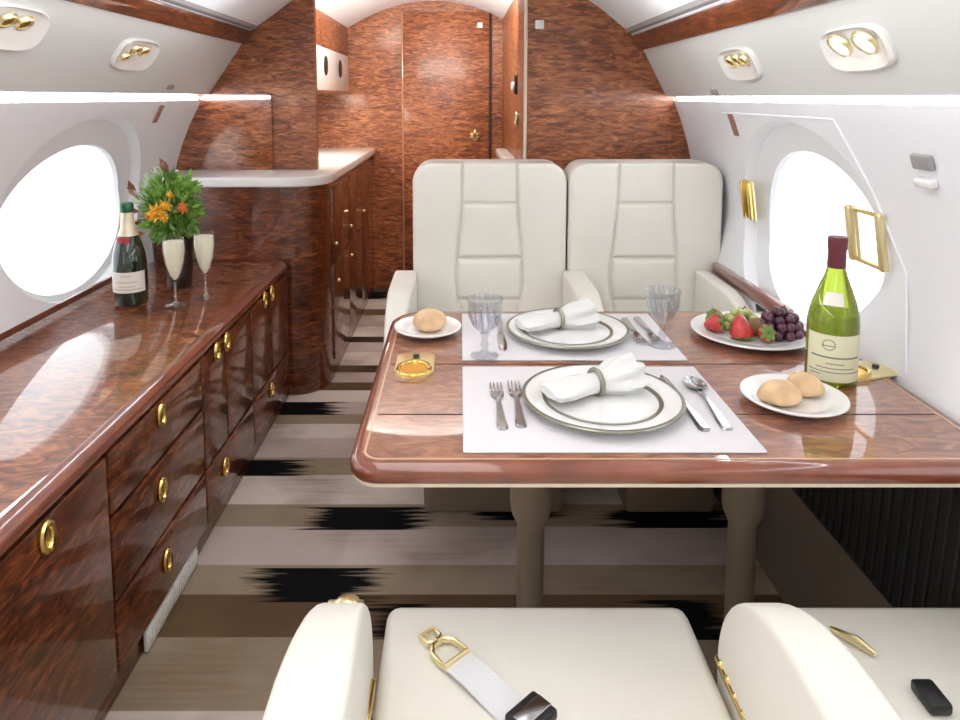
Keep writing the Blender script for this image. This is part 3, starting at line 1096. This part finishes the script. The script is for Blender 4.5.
def spoon(label, loc, rot):
    t = thing('spoon', label, 'spoon', loc, rot, None)
    b = blade_shape(HANDLE + [(0.125, 0.004, 0.005), (0.15, 0.005, 0.003)], 0.004)
    obj('handle', b, M_SILVER, t, world=False)
    b = MB()
    prof = [(0.0, 0.0), (0.5, 0.001), (0.85, 0.005), (1.0, 0.009), (0.93, 0.009), (0.75, 0.0055), (0.45, 0.0025), (0.0, 0.0017)]
    b.lathe(prof, (0, 0, 0.0003), 24, Matrix.Translation((0, 0.178, 0)) @ Matrix.Diagonal((0.021, 0.032, 1, 1)))
    obj('bowl', b, M_SILVER, t, world=False)


fork('outer silver fork left of the near plate', (0.072, 1.122, MZ), R(1))
fork('inner silver fork beside the near plate', (0.104, 1.130, MZ), 0)
knife('silver table knife right of the near plate', (0.411, 1.117, MZ), R(2))
spoon('silver spoon right of the knife at the near setting', (0.450, 1.121, MZ), R(-1))
fork('silver fork beside the far plate on its window side', (0.413, 1.712, MZ), R(180))
fork('outermost silver fork on the far placemat nearest the window', (0.446, 1.722, MZ), R(181))
knife('silver knife on the far placemat behind the aisle-side goblet', (0.096, 1.722, MZ), R(180))


# goblets
def goblet(label, loc):
    t = thing('goblet', label, 'goblet', loc, 0, 'water goblets')
    b = MB()
    b.lathe([(0.0, 0.052), (0.010, 0.052), (0.024, 0.066), (0.034, 0.090), (0.040, 0.128), (0.0385, 0.128), (0.032, 0.092), (0.022, 0.070), (0.009, 0.057), (0.0, 0.056)], n=28)
    obj('bowl', b, G_CLEAR, t, world=False)
    b = MB()
    b.lathe([(0.0, 0.0), (0.030, 0.0), (0.031, 0.002), (0.012, 0.007), (0.006, 0.014), (0.009, 0.026), (0.006, 0.038), (0.010, 0.0515), (0.0, 0.0515)], n=24)
    obj('stem', b, G_CLEAR, t, world=False)
    b = MB()
    for k in range(14):
        a = 2 * math.pi * k / 14
        c, s = math.cos(a), math.sin(a)
        b.tube([(0.0255 * c, 0.0255 * s, 0.068), (0.0345 * c, 0.0345 * s, 0.091), (0.0375 * c, 0.0375 * s, 0.105)], [0.0012, 0.002, 0.0008], 5)
    obj('cut_pattern', b, G_CLEAR, t, world=False)


goblet('cut glass water goblet at the aisle-side edge of the far placemat', (0.053, 1.462, MZ))
goblet('cut glass water goblet beside the fruit platter', (0.455, 1.528, MZ))


# wine bottle
def label_patch(b, r_, z0, z1, a0, a1, n=16, t=0.0006):
    o = [[(q * math.cos(a0 + (a1 - a0) * k / n), q * math.sin(a0 + (a1 - a0) * k / n), z) for z in (z0, z1)] for k in range(n + 1) for q in (r_,)]
    outer_ = [[(p[0][0], p[0][1], z0), (p[0][0], p[0][1], z1)] for p in o]
    k_ = (r_ - t) / r_
    ls = []
    for p in o:
        x, y = p[0][0], p[0][1]
        ls.append([(x, y, z0), (x, y, z1), (x * k_, y * k_, z1), (x * k_, y * k_, z0)])
    b.loops(ls)


wb = thing('wine_bottle', 'green glass wine bottle with cream label and maroon capsule on the table', 'bottle', (0.738, 1.345, TZ))
b = MB()
b.lathe([(0.0, 0.004), (0.03, 0.0), (0.044, 0.001), (0.047, 0.006), (0.047, 0.118), (0.0455, 0.135), (0.040, 0.158), (0.030, 0.187), (0.020, 0.214), (0.0155, 0.232), (0.0145, 0.27), (0.0, 0.27)], n=40)
obj('glass_body', b, G_GREEN, wb, world=False)
b = MB()
b.lathe([(0.0, 0.006), (0.038, 0.006), (0.0445, 0.010), (0.0445, 0.118), (0.042, 0.138), (0.0, 0.138)], n=32)
obj('wine', b, mat('pale_white_wine', (0.62, 0.66, 0.12), 0.1, trans=0.6, ior=1.2), wb, world=False)
b = MB()
b.lathe([(0.0160, 0.228), (0.0170, 0.232), (0.0162, 0.262), (0.0175, 0.266), (0.0178, 0.284), (0.0170, 0.289), (0.0, 0.290)], n=28)
obj('capsule', b, M_CAPSULE, wb, world=False)
b = MB()
label_patch(b, 0.0478, 0.012, 0.104, R(-178), R(-32))
lo = obj('label', b, M_LABEL, wb, world=False)
b = MB()
for z, a0, a1 in ((0.082, -140, -112), (0.060, -165, -50), (0.0585, -165, -50), (0.038, -150, -66), (0.030, -170, -40), (0.024, -165, -140), (0.047, -130, -90)):
    label_patch(b, 0.0482, z, z + 0.0016, R(a0), R(a1), 12)
for k in range(20):
    a_ = 2 * math.pi * k / 20
    aa = -125 + 13 * math.cos(a_)
    label_patch(b, 0.0482, 0.084 + 0.010 * math.sin(a_), 0.0855 + 0.010 * math.sin(a_), R(aa - 2), R(aa + 2), 2)
obj('print', b, M_INK, lo, world=False)
b = MB()
b.loops([[(r_ * math.cos(R(-148 + 56 * k / 10)), r_ * math.sin(R(-148 + 56 * k / 10)), z_) for k in range(11)] for r_, z_ in ((0.0402, 0.160), (0.0318, 0.1845))], close=False)
obj('neck_label', b, M_WLABEL, wb, world=False)

# champagne bottle
cb = thing('champagne_bottle', 'dark green champagne bottle with cream foil and label on the credenza', 'bottle', (-1.076, 2.235, 0.5805))
b = MB()
b.lathe([(0.0, 0.004), (0.035, 0.0), (0.049, 0.001), (0.052, 0.007), (0.052, 0.135), (0.049, 0.165), (0.040, 0.20), (0.028, 0.23), (0.021, 0.25), (0.018, 0.29), (0.018, 0.32), (0.0, 0.32)], n=36)
obj('glass_body', b, M_DARKGLASS, cb, world=False)
b = MB()
b.lathe([(0.0315, 0.225), (0.0225, 0.25), (0.0195, 0.285), (0.0190, 0.302), (0.0, 0.302)], n=28)
obj('foil', b, M_CFOIL, cb, world=False)
b = MB()
b.lathe([(0.0196, 0.300), (0.0205, 0.306), (0.0205, 0.324), (0.018, 0.330), (0.0, 0.331)], n=28)
obj('cap', b, M_GFOIL, cb, world=False)
b = MB()
label_patch(b, 0.0405, 0.205, 0.222, R(-120), R(-60), 10, 0.012)
obj('neck_seal', b, M_RIBBON, cb, world=False)
b = MB()
label_patch(b, 0.0528, 0.045, 0.112, R(-150), R(-10))
lo = obj('label', b, M_WLABEL, cb, world=False)
b = MB()
for z, a0, a1 in ((0.078, -115, -40), (0.064, -105, -50), (0.055, -125, -30), (0.098, -95, -62)):
    label_patch(b, 0.0532, z, z + 0.003, R(a0), R(a1), 12)
obj('print', b, mat('pale_gold_ink', (0.55, 0.45, 0.30), 0.5), lo, world=False)


# champagne flutes
def flute(label, loc):
    t = thing('champagne_flute', label, 'flute', loc, 0, 'champagne flutes')
    b = MB()
    b.lathe([(0.0, 0.078), (0.006, 0.080), (0.018, 0.10), (0.029, 0.14), (0.034, 0.18), (0.032, 0.222), (0.031, 0.222), (0.0328, 0.18), (0.0275, 0.14), (0.0165, 0.102), (0.005, 0.084), (0.0, 0.083)], n=28)
    obj('bowl', b, G_FLUTE, t, world=False)
    b = MB()
    b.lathe([(0.0, 0.0), (0.032, 0.0), (0.033, 0.0015), (0.012, 0.006), (0.0045, 0.014), (0.0035, 0.05), (0.005, 0.077), (0.0, 0.0775)], n=24)
    obj('stem', b, G_STEM, t, world=False)
    b = MB()
    b.lathe([(0.0, 0.0835), (0.004, 0.0845), (0.0155, 0.103), (0.0265, 0.141), (0.0315, 0.18), (0.0305, 0.210), (0.0, 0.210)], n=24)
    obj('champagne', b, M_CHAMP, t, world=False)


flute('filled champagne flute standing in front of the vase', (-0.918, 2.205, 0.5805))
flute('filled champagne flute beside the cabinet, to the right of the vase', (-0.852, 2.292, 0.5805))

# vase and bouquet
vs = thing('flower_vase', 'dark glazed vase holding a green and yellow bouquet on the credenza', 'vase', (-1.00, 2.44, 0.5805))
b = MB()
b.lathe([(0.0, 0.0), (0.040, 0.0), (0.043, 0.004), (0.047, 0.06), (0.050, 0.13), (0.052, 0.175), (0.049, 0.175), (0.046, 0.12), (0.0, 0.11)], n=32)
obj('body', b, M_VASE, vs, world=False)
bq = thing('flower_bouquet', 'bouquet of green foliage with yellow and orange flowers in dark vase', 'flowers', (-1.022, 2.44, 0.665))
bq.scale = (1.15, 1.0, 1.2)
rng = random.Random(3)


def leaf(b, p, d, ln, w):
    d = d.normalized()
    s = d.cross(Vector((rng.uniform(-1, 1), rng.uniform(-1, 1), rng.uniform(-0.3, 1)))).normalized()
    n = s.cross(d)
    pts = []
    for u, k in ((0, 0.1), (0.3, 0.9), (0.6, 0.8), (1.0, 0.05)):
        c = p + d * ln * u + n * ln * 0.18 * u * u
        pts.append([tuple(c - s * w * k), tuple(c - n * w * 0.15), tuple(c + s * w * k), tuple(c + n * w * 0.12)])
    b.loops(pts)


b = MB()
for i in range(620):
    th, ph = rng.uniform(0, 2 * math.pi), math.acos(rng.uniform(-0.95, 1))
    d = Vector((math.sin(ph) * math.cos(th), math.sin(ph) * math.sin(th), math.cos(ph)))
    r_ = rng.uniform(0.3, 0.95)
    c = Vector((0.005, 0, 0.165)) + Vector((d.x * 0.085, d.y * 0.08, d.z * 0.105)) * r_
    leaf(b, c, d + Vector((rng.uniform(-.5, .5), rng.uniform(-.5, .5), rng.uniform(-.2, .7))), rng.uniform(0.022, 0.042), rng.uniform(0.006, 0.012))
for i in range(14):
    th = rng.uniform(0, 2 * math.pi)
    b.tube([(0.012 * math.cos(th), 0.012 * math.sin(th), 0.0), (0.03 * math.cos(th), 0.03 * math.sin(th), 0.09), (0.06 * math.cos(th), 0.06 * math.sin(th), 0.17)], 0.0025, 5)
obj('foliage', b, M_FOLIAGE, bq, world=False)
b = MB()
for i in range(120):
    th, ph = rng.uniform(2.2, 4.2), rng.uniform(0.2, 1.5)
    d = Vector((math.sin(ph) * math.cos(th), math.sin(ph) * math.sin(th) * 0.8, math.cos(ph)))
    leaf(b, Vector((0.0, -0.01, 0.17)) + d * rng.uniform(0.07, 0.10), d + Vector((0, 0, 0.3)), rng.uniform(0.015, 0.03), rng.uniform(0.002, 0.005))
obj('pale_sprigs', b, mat('pale_green_sprig', (0.50, 0.62, 0.42), 0.6), bq, world=False)


def flower(c, r_, m):
    b = MB()
    for ring, (nr, tilt) in enumerate(((8, 0.25), (7, 0.7), (5, 1.1))):
        for k in range(nr):
            a = 2 * math.pi * k / nr + ring * 0.4
            d = Vector((math.cos(a) * math.cos(tilt), -math.sin(tilt), math.sin(a) * math.cos(tilt)))
            leaf(b, Vector(c), d, r_ * (1 - 0.2 * ring), r_ * 0.36)
    b.ball((c[0], c[1] - 0.006, c[2]), r_ * 0.3, 10, 6)
    obj('bloom', b, m, bq, world=False)


for c, r_, m in (((-0.005, -0.097, 0.162), 0.030, M_YELLOW), ((0.020, -0.092, 0.182), 0.022, M_YELLOW), ((0.016, -0.099, 0.148), 0.016, M_YELLOW), ((0.062, -0.06, 0.172), 0.020, M_ORANGE), ((-0.03, -0.09, 0.155), 0.015, M_ORANGE), ((0.035, -0.09, 0.212), 0.014, M_YELLOW)):
    flower(c, r_, m)
b = MB()
for p, d in (((-0.075, -0.05, 0.16), (-1, -.2, 0.1)), ((-0.07, -0.05, 0.13), (-1, -.3, -0.3)), ((-0.08, -0.03, 0.19), (-.6, 0, 0.8)), ((0.0, 0, 0.27), (-.5, 0, 0.7)), ((-0.055, -0.07, 0.10), (-.8, -.4, -.2)), ((-0.10, -0.02, 0.20), (-.3, 0, 1.0))):
    leaf(b, Vector(p), Vector(d), 0.05, 0.012)
obj('red_leaves', b, M_BROWNLEAF, bq, world=False)

# ------------------------------------------------------------------ fruit on the platter
PX, PY, PZ = 0.682, 1.595, TZ + 0.0072


def strawberry(label, x, y, r_, ln, tilt, rot, z=None):
    t = thing('strawberry', label, 'strawberry', (x, y, PZ if z is None else z), rot, 'strawberries')
    M = Matrix.Translation((0, 0, r_ * 0.97)) @ Matrix.Rotation(tilt, 4, 'X')
    b = MB()
    prof = [(0.0, -0.5), (0.25, -0.46), (0.55, -0.28), (0.85, 0.02), (1.0, 0.25), (0.92, 0.42), (0.55, 0.5), (0.0, 0.5)]
    b.lathe([(q * r_, z_ * ln) for q, z_ in prof], n=20, M=M)
    obj('flesh', b, M_STRAW, t, world=False)
    b = MB()
    for k in range(7):
        a = 2 * math.pi * k / 7
        e = [(0.15, 0.505), (0.5, 0.53), (0.9, 0.46), (1.12, 0.36)]
        ls = []
        for (q, z_), w in zip(e, (0.05, 0.18, 0.14, 0.02)):
            c = Vector((q * r_ * math.cos(a), q * r_ * math.sin(a), z_ * ln))
            s = Vector((-math.sin(a), math.cos(a), 0)) * r_ * w * 1.5
            ls.append([tuple(c - s), tuple(c + s), tuple(c + s + Vector((0, 0, 0.001))), tuple(c - s + Vector((0, 0, 0.001)))])
        b.loops(ls, M=M)
    b.tube([(0, 0, ln * 0.5), (0, 0.002, ln * 0.62)], 0.0018, 6, M=M)
    obj('leafy_cap', b, M_HULL, t, world=False)


strawberry('strawberry at the rim of the fruit platter, farthest from the grapes', 0.598, 1.605, 0.022, 0.046, R(70), R(60))
strawberry('big bright red strawberry at the front of the fruit platter', 0.645, 1.562, 0.026, 0.054, R(165), R(20), PZ + 0.003)
strawberry('strawberry with its green cap facing the camera beside the grapes', 0.690, 1.540, 0.019, 0.036, R(62), R(8))
strawberry('strawberry at the back of the platter under the green grapes', 0.622, 1.640, 0.022, 0.044, R(75), R(-60))


def bunch(name, label, cx, cy, pts, r_, m, group=None):
    t = thing(name, label, 'grapes', (cx, cy, PZ))
    for (x, y, z) in pts:
        b = MB()
        b.ball((x, y, z), r_, 14, 10, (1, 1, 1.08))
        obj('grape', b, m, t, world=False)
    b = MB()
    top = max(p[2] for p in pts)
    b.tube([(0, 0, top * 0.4), (0.004, 0.004, top + 0.008), (0.012, 0.004, top + 0.014)], 0.0022, 6)
    obj('stem', b, M_STEM, t, world=False)


pts = []
rg = random.Random(5)
for layer, (rad, cnt, z) in enumerate(((0.043, 13, 0.0115), (0.022, 6, 0.0115), (0.037, 11, 0.028), (0.014, 4, 0.030), (0.028, 8, 0.044), (0.010, 3, 0.056))):
    for k in range(cnt):
        a = 2 * math.pi * k / cnt + layer * 0.5
        pts.append((rad * 1.12 * math.cos(a) + rg.uniform(-.002, .002), rad * 0.85 * math.sin(a) + rg.uniform(-.002, .002), z + (0 if layer < 2 else rg.uniform(-.002, .002))))
bunch('purple_grapes', 'bunch of dark purple grapes on the fruit platter behind the bottle', 0.742, 1.578, pts, 0.0112, M_GRAPE)
pts = []
for layer, (rad, cnt, z) in enumerate(((0.030, 9, 0.0105), (0.012, 3, 0.0105), (0.024, 7, 0.026), (0.012, 4, 0.040))):
    for k in range(cnt):
        a = 2 * math.pi * k / cnt + layer * 0.5
        pts.append((rad * 1.3 * math.cos(a), rad * 0.75 * math.sin(a), z))
bunch('green_grapes', 'bunch of pale green grapes at the back of the fruit platter', 0.672, 1.628, pts, 0.0105, M_GREENGRAPE)
b = MB()
b.ball((0, 0, 0.021), 0.021, 20, 12, (1.2, 1, 1))
o = obj('kiwi_fruit', b, M_KIWI, None)
o.location = (0.693, 1.583, PZ)
tag(o, 'small brown kiwi fruit between strawberries and purple grapes on the platter', 'fruit')

# ------------------------------------------------------------------ cabin seats


def seat_box(x0, x1, y0, y1, z0, z1, bev=0.035, seg=4):
    b = MB()
    b.box(((x0 + x1) / 2, (y0 + y1) / 2, (z0 + z1) / 2), (x1 - x0, y1 - y0, z1 - z0), bev, seg)
    return b


def arm_mesh(x0, x1, L0, L1, zt, d=1):
    """armrest running from y=L0 (front, rounded) to y=L1 in seat coordinates (front is -y)"""
    pts = [(L1, 0.34), (L1, zt)]
    for k in range(15):
        a = R(90 + 90 * k / 14)
        pts.append((L0 + 0.26 + 0.26 * math.cos(a), zt - 0.20 + 0.20 * math.sin(a)))
    pts += [(L0 + 0.005, 0.40), (L0 + 0.03, 0.34)]
    b = MB()
    b.prism(pts, 'x', x0, x1, 0.011, 4)
    xm = (x0 + x1) / 2
    for v in b.bm.verts:
        v.co.x = xm + (v.co.x - xm) * (0.72 + 0.28 * min(1.0, max(0.0, (v.co.y - L0) / 0.28)))
    return b


def make_seat(label, loc, rotz, arms, group, recline=0.0, seat_len=0.54, hw=0.2625, cw=0.24, arm_z=0.66, arm_f=0.03):
    """seat coordinates: front is -y, backrest front face near y=0"""
    t = thing('cabin_seat', label, 'seat', loc, rotz, group)
    # backrest
    out = rrect(-hw, hw, 0.40, 1.028, (0.03, 0.03, 0.065, 0.065), n=6)
    b = MB()
    b.prism(out, 'y', 0.013, 0.17, 0.012, 3)
    bk_ = obj('backrest', b, M_LEATHER, t, world=False)
    # pillow panels on the front of the backrest
    def pillow(name, poly, y0=0.0, bev=0.016):
        q = MB()
        q.prism(poly, 'y', y0, 0.05, bev, 4, only_first=True)
        return obj(name, q, M_LEATHER, bk_, world=False)
    g = 0.0010
    seam_x = [(1.028, 0.092), (0.89, 0.094), (0.80, 0.102), (0.70, 0.112), (0.62, 0.116), (0.56, 0.110), (0.50, 0.092), (0.42, 0.085)]
    for s in (-1, 1):
        poly = [(s * (x + g), z) for z, x in seam_x]
        tops = [(s * hw, 0.42)] + [(s * (hw - 0.065 + 0.065 * math.cos(R(a))), 0.963 + 0.065 * math.sin(R(a))) for a in (0, 18, 36, 54, 72, 90)]
        poly = poly + tops
        pillow('side_bolster', poly if s > 0 else poly[::-1], 0.0)
    sx = lambda z: next(x0 + (x1 - x0) * (z0 - z) / (z0 - z1) for (z0, x0), (z1, x1) in zip(seam_x, seam_x[1:]) if z1 <= z <= z0) - g
    def strip(z0, z1, n=8):
        zs = [z0 + (z1 - z0) * k / n for k in range(n + 1)]
        return [(sx(z), z) for z in zs] + [(-sx(z), z) for z in zs[::-1]]
    pillow('top_panel', strip(0.893, 1.027, 4), 0.004, 0.010)
    pillow('headrest_pad', strip(0.702, 0.889), 0.000, 0.018)
    low = strip(0.555, 0.698)
    pillow('lumbar_pad', low, 0.002, 0.018)
    pillow('lower_panel', strip(0.425, 0.552, 6), 0.010, 0.010)
    if recline:
        T = Matrix.Translation((0, 0, 0.42)) @ Matrix.Rotation(-recline, 4, 'X') @ Matrix.Translation((0, 0, -0.42))
        for o_ in [bk_] + kids(bk_):
            o_.data.transform(T)
    # seat
    b = seat_box(-cw, cw, -seat_len - 0.012, 0.0, 0.30, 0.44, 0.022, 4)
    obj('seat_cushion', b, M_LEATHER, t, world=False)
    b = seat_box(-cw + 0.01, cw - 0.01, -seat_len + 0.03, 0.15, 0.20, 0.31, 0.02, 2)
    obj('seat_frame', b, M_LEATHER, t, world=False)
    b = seat_box(-cw + 0.03, cw - 0.03, -seat_len + 0.16, 0.15, 0.0, 0.21, 0.015, 2)
    obj('pedestal', b, M_LEG, t, world=False)
    for (x0, x1) in arms:
        a_ = obj('armrest', arm_mesh(x0, x1, -seat_len + arm_f, -0.004, arm_z), M_LEATHER, t, world=False)
    return t


make_seat('cream leather seat behind the table, nearer the aisle', (0.101, 2.35, 0), 0, [(-0.325, -0.247), (0.249, 0.327)], 'seats behind the table', seat_len=0.52)
make_seat('cream leather seat behind the table, nearer the window', (0.632, 2.35, 0), 0, [(0.172, 0.224)], 'seats behind the table', seat_len=0.52, cw=0.165)
near1 = make_seat('cream leather seat with a seat belt in front of the table', (0.123, 0.42, 0), R(180), [(-0.314, -0.236), (0.236, 0.320)], 'seats in front of the table', seat_len=0.62, arm_z=0.645, arm_f=0.105, recline=R(32))
near2 = make_seat('cream leather seat in front of the table, by the right wall', (0.655, 0.42, 0), R(180), [], 'seats in front of the table', seat_len=0.62, cw=0.20, hw=0.20, recline=R(32))

# seat belt and hardware of the near seat (part of the seat)


def near_part(name, b, m, parent):
    """shapes given in cabin coordinates for a seat that is turned around"""
    bmesh.ops.transform(b.bm, matrix=parent_matrix(parent).inverted(), verts=b.bm.verts)
    return obj(name, b, m, parent, world=False)


def parent_matrix(p):
    r_ = top_of(p)
    return Matrix.Translation(r_.location) @ r_.rotation_euler.to_matrix().to_4x4()


SZ = 0.4405
b = MB()
a_, c_ = Vector((-0.008, 0.928, SZ + 0.004)), Vector((0.110, 0.800, SZ + 0.004))
d = (c_ - a_).normalized()
s = Vector((-d.y, d.x, 0)) * 0.0235
ls = []
for k in range(9):
    p = a_ + (c_ - a_) * k / 8 + Vector((0, 0, 0.003 * math.sin(k * 0.9)))
    ls.append([tuple(p - s), tuple(p + s), tuple(p + s + Vector((0, 0, 0.0025))), tuple(p - s + Vector((0, 0, 0.0025)))])
b.loops(ls)
belt = near_part('seat_belt', b, M_STRAP, near1)
b = MB()
M = Matrix.Translation((-0.018, 0.939, SZ + 0.008)) @ Matrix.Rotation(math.atan2(d.y, d.x), 4, 'Z') @ Matrix.Diagonal((0.86, 0.86, 1, 1))
hx = [(-0.026, -0.011), (-0.012, -0.024), (0.014, -0.026), (0.022, -0.026), (0.022, 0.026), (0.014, 0.026), (-0.012, 0.024), (-0.026, 0.011)]
b.tube([(x, y, 0) for x, y in hx], 0.0045, 8, True, M)
near_part('buckle', b, M_PALEGOLD, belt)
b = MB()
b.tube([(x, y, 0) for x, y in ((-0.030, -0.006), (-0.036, -0.014), (-0.056, -0.014), (-0.056, 0.014), (-0.036, 0.014), (-0.030, 0.006))], 0.0042, 8, True, M)
b.tube([(-0.034, 0.0, 0), (-0.026, 0, 0)], 0.004, 8, False, M)
near_part('buckle_tip', b, M_PALEGOLD, belt)
b = MB()
M2 = Matrix.Translation((0.092, 0.826, SZ + 0.013)) @ Matrix.Rotation(math.atan2(d.y, d.x), 4, 'Z')
b.box((0, 0, 0), (0.044, 0.058, 0.016), 0.005, 3, None)
bmesh.ops.transform(b.bm, matrix=M2, verts=b.bm.verts)
near_part('buckle_housing', b, M_BLACK, belt)
b = MB()
b.box((0.002, 0, 0.0095), (0.022, 0.050, 0.004), 0.0015, 2)
bmesh.ops.transform(b.bm, matrix=M2, verts=b.bm.verts)
near_part('lift_plate', b, M_SILVER, belt)
b = MB()
b.box((0.3695, 0.83, 0.447), (0.008, 0.20, 0.012), 0.003)
for k in range(7):
    b.ball((0.3695, 0.75 + k * 0.027, 0.452), 0.006, 8, 6)
near_part('side_hinge', b, M_GOLD, near1)
b = MB()
b.box((-0.120, 0.845, 0.447), (0.008, 0.085, 0.014), 0.003)
near_part('side_hinge', b, M_GOLD, near1)
b = MB()
b.lathe([(0.016, 0.0), (0.017, 0.006), (0.012, 0.010), (0.0, 0.011)], (-0.152, 0.878, 0.566), 18)
b.box((-0.157, 0.893, 0.555), (0.05, 0.014, 0.012), 0.003)
near_part('recline_button', b, M_PALEGOLD, near1)
b = MB()
b.tube([(0.563, 0.985, 0.447), (0.586, 0.955, 0.452), (0.602, 0.935, 0.447)], [0.004, 0.007, 0.004], 8)
near_part('belt_tongue', b, M_PALEGOLD, near2)
b = MB()
b.box((0.632, 0.86, 0.450), (0.03, 0.045, 0.016), 0.004)
near_part('belt_buckle', b, M_BLACK, near2)

# ------------------------------------------------------------------ fittings on the walls


def val_matrix(side, y, t):
    """valance frame: t runs 0..1 up the sloped panel"""
    A = Vector((CX + side * VAL[side][0][0], y, VAL[side][0][1]))
    B = Vector((CX + side * VAL[side][1][0], y, VAL[side][1][1]))
    v = (B - A).normalized()
    n = Vector((-side, 0, 0))
    n = (n - v * n.dot(v)).normalized()
    x = v.cross(n)
    M = Matrix((x, v, n)).transposed().to_4x4()
    M.translation = A + (B - A) * t
    return M


def service_unit(label, side, y, t, w, h, spots, lit):
    e = thing('reading_light', label, 'light', (0, 0, 0), 0, 'reading light units')
    e.matrix_world = val_matrix(side, y, t)
    def ol_(s, z, dy=0.0):
        return [(w / 2 * s * math.copysign(abs(math.cos(a)) ** 0.6, math.cos(a)), h / 2 * s * math.copysign(abs(math.sin(a)) ** 0.6, math.sin(a)) + dy, z) for a in [2 * math.pi * k / 40 for k in range(40)]]
    b = MB()
    b.loops([ol_(1.0, -0.002), ol_(1.0, 0.006), ol_(0.94, 0.011), ol_(0.84, 0.008, 0.004), ol_(0.72, 0.001, 0.010)], True, True)
    obj('bezel', b, M_BEZEL, e, world=False)
    for (sx_, sy_, r_) in spots:
        b = MB()
        Mt = Matrix.Translation((sx_, sy_, 0.001)) @ Matrix.Rotation(R(22), 4, 'X')
        b.lathe([(r_ * 1.1, 0.0), (r_ * 1.06, 0.007), (r_ * 0.97, 0.010), (r_ * 0.80, 0.009), (r_ * 0.74, 0.004), (0.0, 0.004)], n=22, M=Mt)
        sp_ = obj('gold_spot', b, M_PALEGOLD, e, world=False)
        b = MB()
        b.lathe([(r_ * 0.75, 0.0045), (r_ * 0.6, 0.0085), (0.0, 0.0095)], n=18, M=Mt)
        obj('lens', b, M_LAMP if lit else M_GOLD, sp_, world=False)
    return e


service_unit('white reading light unit with gold nozzles over left window, next to bulkhead', -1, 2.245, 0.53, 0.27, 0.115, ((-0.03, 0.018, 0.022), (0.028, 0.018, 0.022), (-0.07, -0.012, 0.018)), False)
service_unit('white reading light unit on left valance, farther from the bulkhead', -1, 1.60, 0.63, 0.25, 0.115, ((-0.03, 0.018, 0.022), (0.03, 0.018, 0.022)), False)
service_unit('white reading light unit with gold nozzles on right valance, unlit', 1, 1.896, 0.46, 0.235, 0.096, ((-0.04, 0.012, 0.020), (0.008, 0.014, 0.020), (0.05, 0.012, 0.018)), False)
service_unit('lit pair of reading lamps in a white bezel on right valance', 1, 1.337, 0.48, 0.22, 0.092, ((-0.042, 0.010, 0.027), (0.042, 0.010, 0.027)), True)

for side, y, z, lab in ((-1, 2.72, 1.185, 'small red brown placard on the wall above the left window'), (1, 2.19, 1.165, 'small red brown placard on the wall above the right window')):
    b = MB()
    b.box((0, 0, 0.0015), (0.04, 0.075, 0.003), 0.001)
    o = obj('wall_placard', b, M_PLACARD, None)
    o.matrix_world = frame_at(side, y, z)
    tag(o, lab, 'placard', 'wall placards')
for side, y, t, lab in ((-1, 2.66, 0.10, 'tiny grey clip on the lower edge of the left valance'), (1, 2.18, 0.05, 'tiny grey clip on the lower edge of the right valance')):
    b = MB()
    b.box((0, 0, 0.003), (0.05, 0.018, 0.006), 0.002)
    o = obj('valance_clip', b, M_GREY, None)
    o.matrix_world = val_matrix(side, y, t)
    tag(o, lab, 'clip', 'valance clips')

# gold window-side fittings on the right wall
h = thing('gold_wall_fixture', 'narrow upright gold double bar plate on right wall next to the seat back', 'fixture', (0, 0, 0))
h.matrix_world = frame_at(1, 2.175, 0.93)
b = MB()
b.box((0, 0, 0.004), (0.066, 0.125, 0.008), 0.003)
obj('back_plate', b, M_PALEGOLD, h, world=False)
for x in (-0.024, 0.024):
    b = MB()
    b.box((x, 0, 0.014), (0.014, 0.120, 0.014), 0.005, 3)
    obj('bar', b, M_GOLD, h, world=False)
h = thing('gold_wall_fixture', 'upright open rectangular gold frame on right wall beside the wine bottle neck', 'fixture', (0, 0, 0))
h.matrix_world = frame_at(1, 1.525, 0.943) @ Matrix.Diagonal((0.86, 0.86, 0.8, 1))
for x in (-0.068, 0.068):
    b = MB()
    b.box((x, 0, 0.018), (0.022, 0.150, 0.020), 0.006, 3)
    obj('post', b, M_PALEGOLD, h, world=False)
for y in (-0.068, 0.068):
    b = MB()
    b.box((0, y, 0.018), (0.125, 0.009, 0.012), 0.003, 2)
    obj('rail', b, M_GOLD, h, world=False)
    for x in (-0.068, 0.068):
        pass
b = MB()
b.box((-0.068, 0, 0.004), (0.016, 0.14, 0.012), 0.002)
obj('mount', b, M_PALEGOLD, h, world=False)
h = thing('wall_bracket', 'small grey and white bracket on right wall near the lit reading lamps', 'bracket', (0, 0, 0))
h.matrix_world = frame_at(1, 1.298, 1.12)
b = MB()
b.box((0, 0.012, 0.006), (0.055, 0.03, 0.012), 0.004)
obj('clip', b, M_GREY, h, world=False)
b = MB()
b.box((0, -0.028, 0.010), (0.05, 0.018, 0.020), 0.006, 3)
obj('hook', b, M_BEZEL, h, world=False)
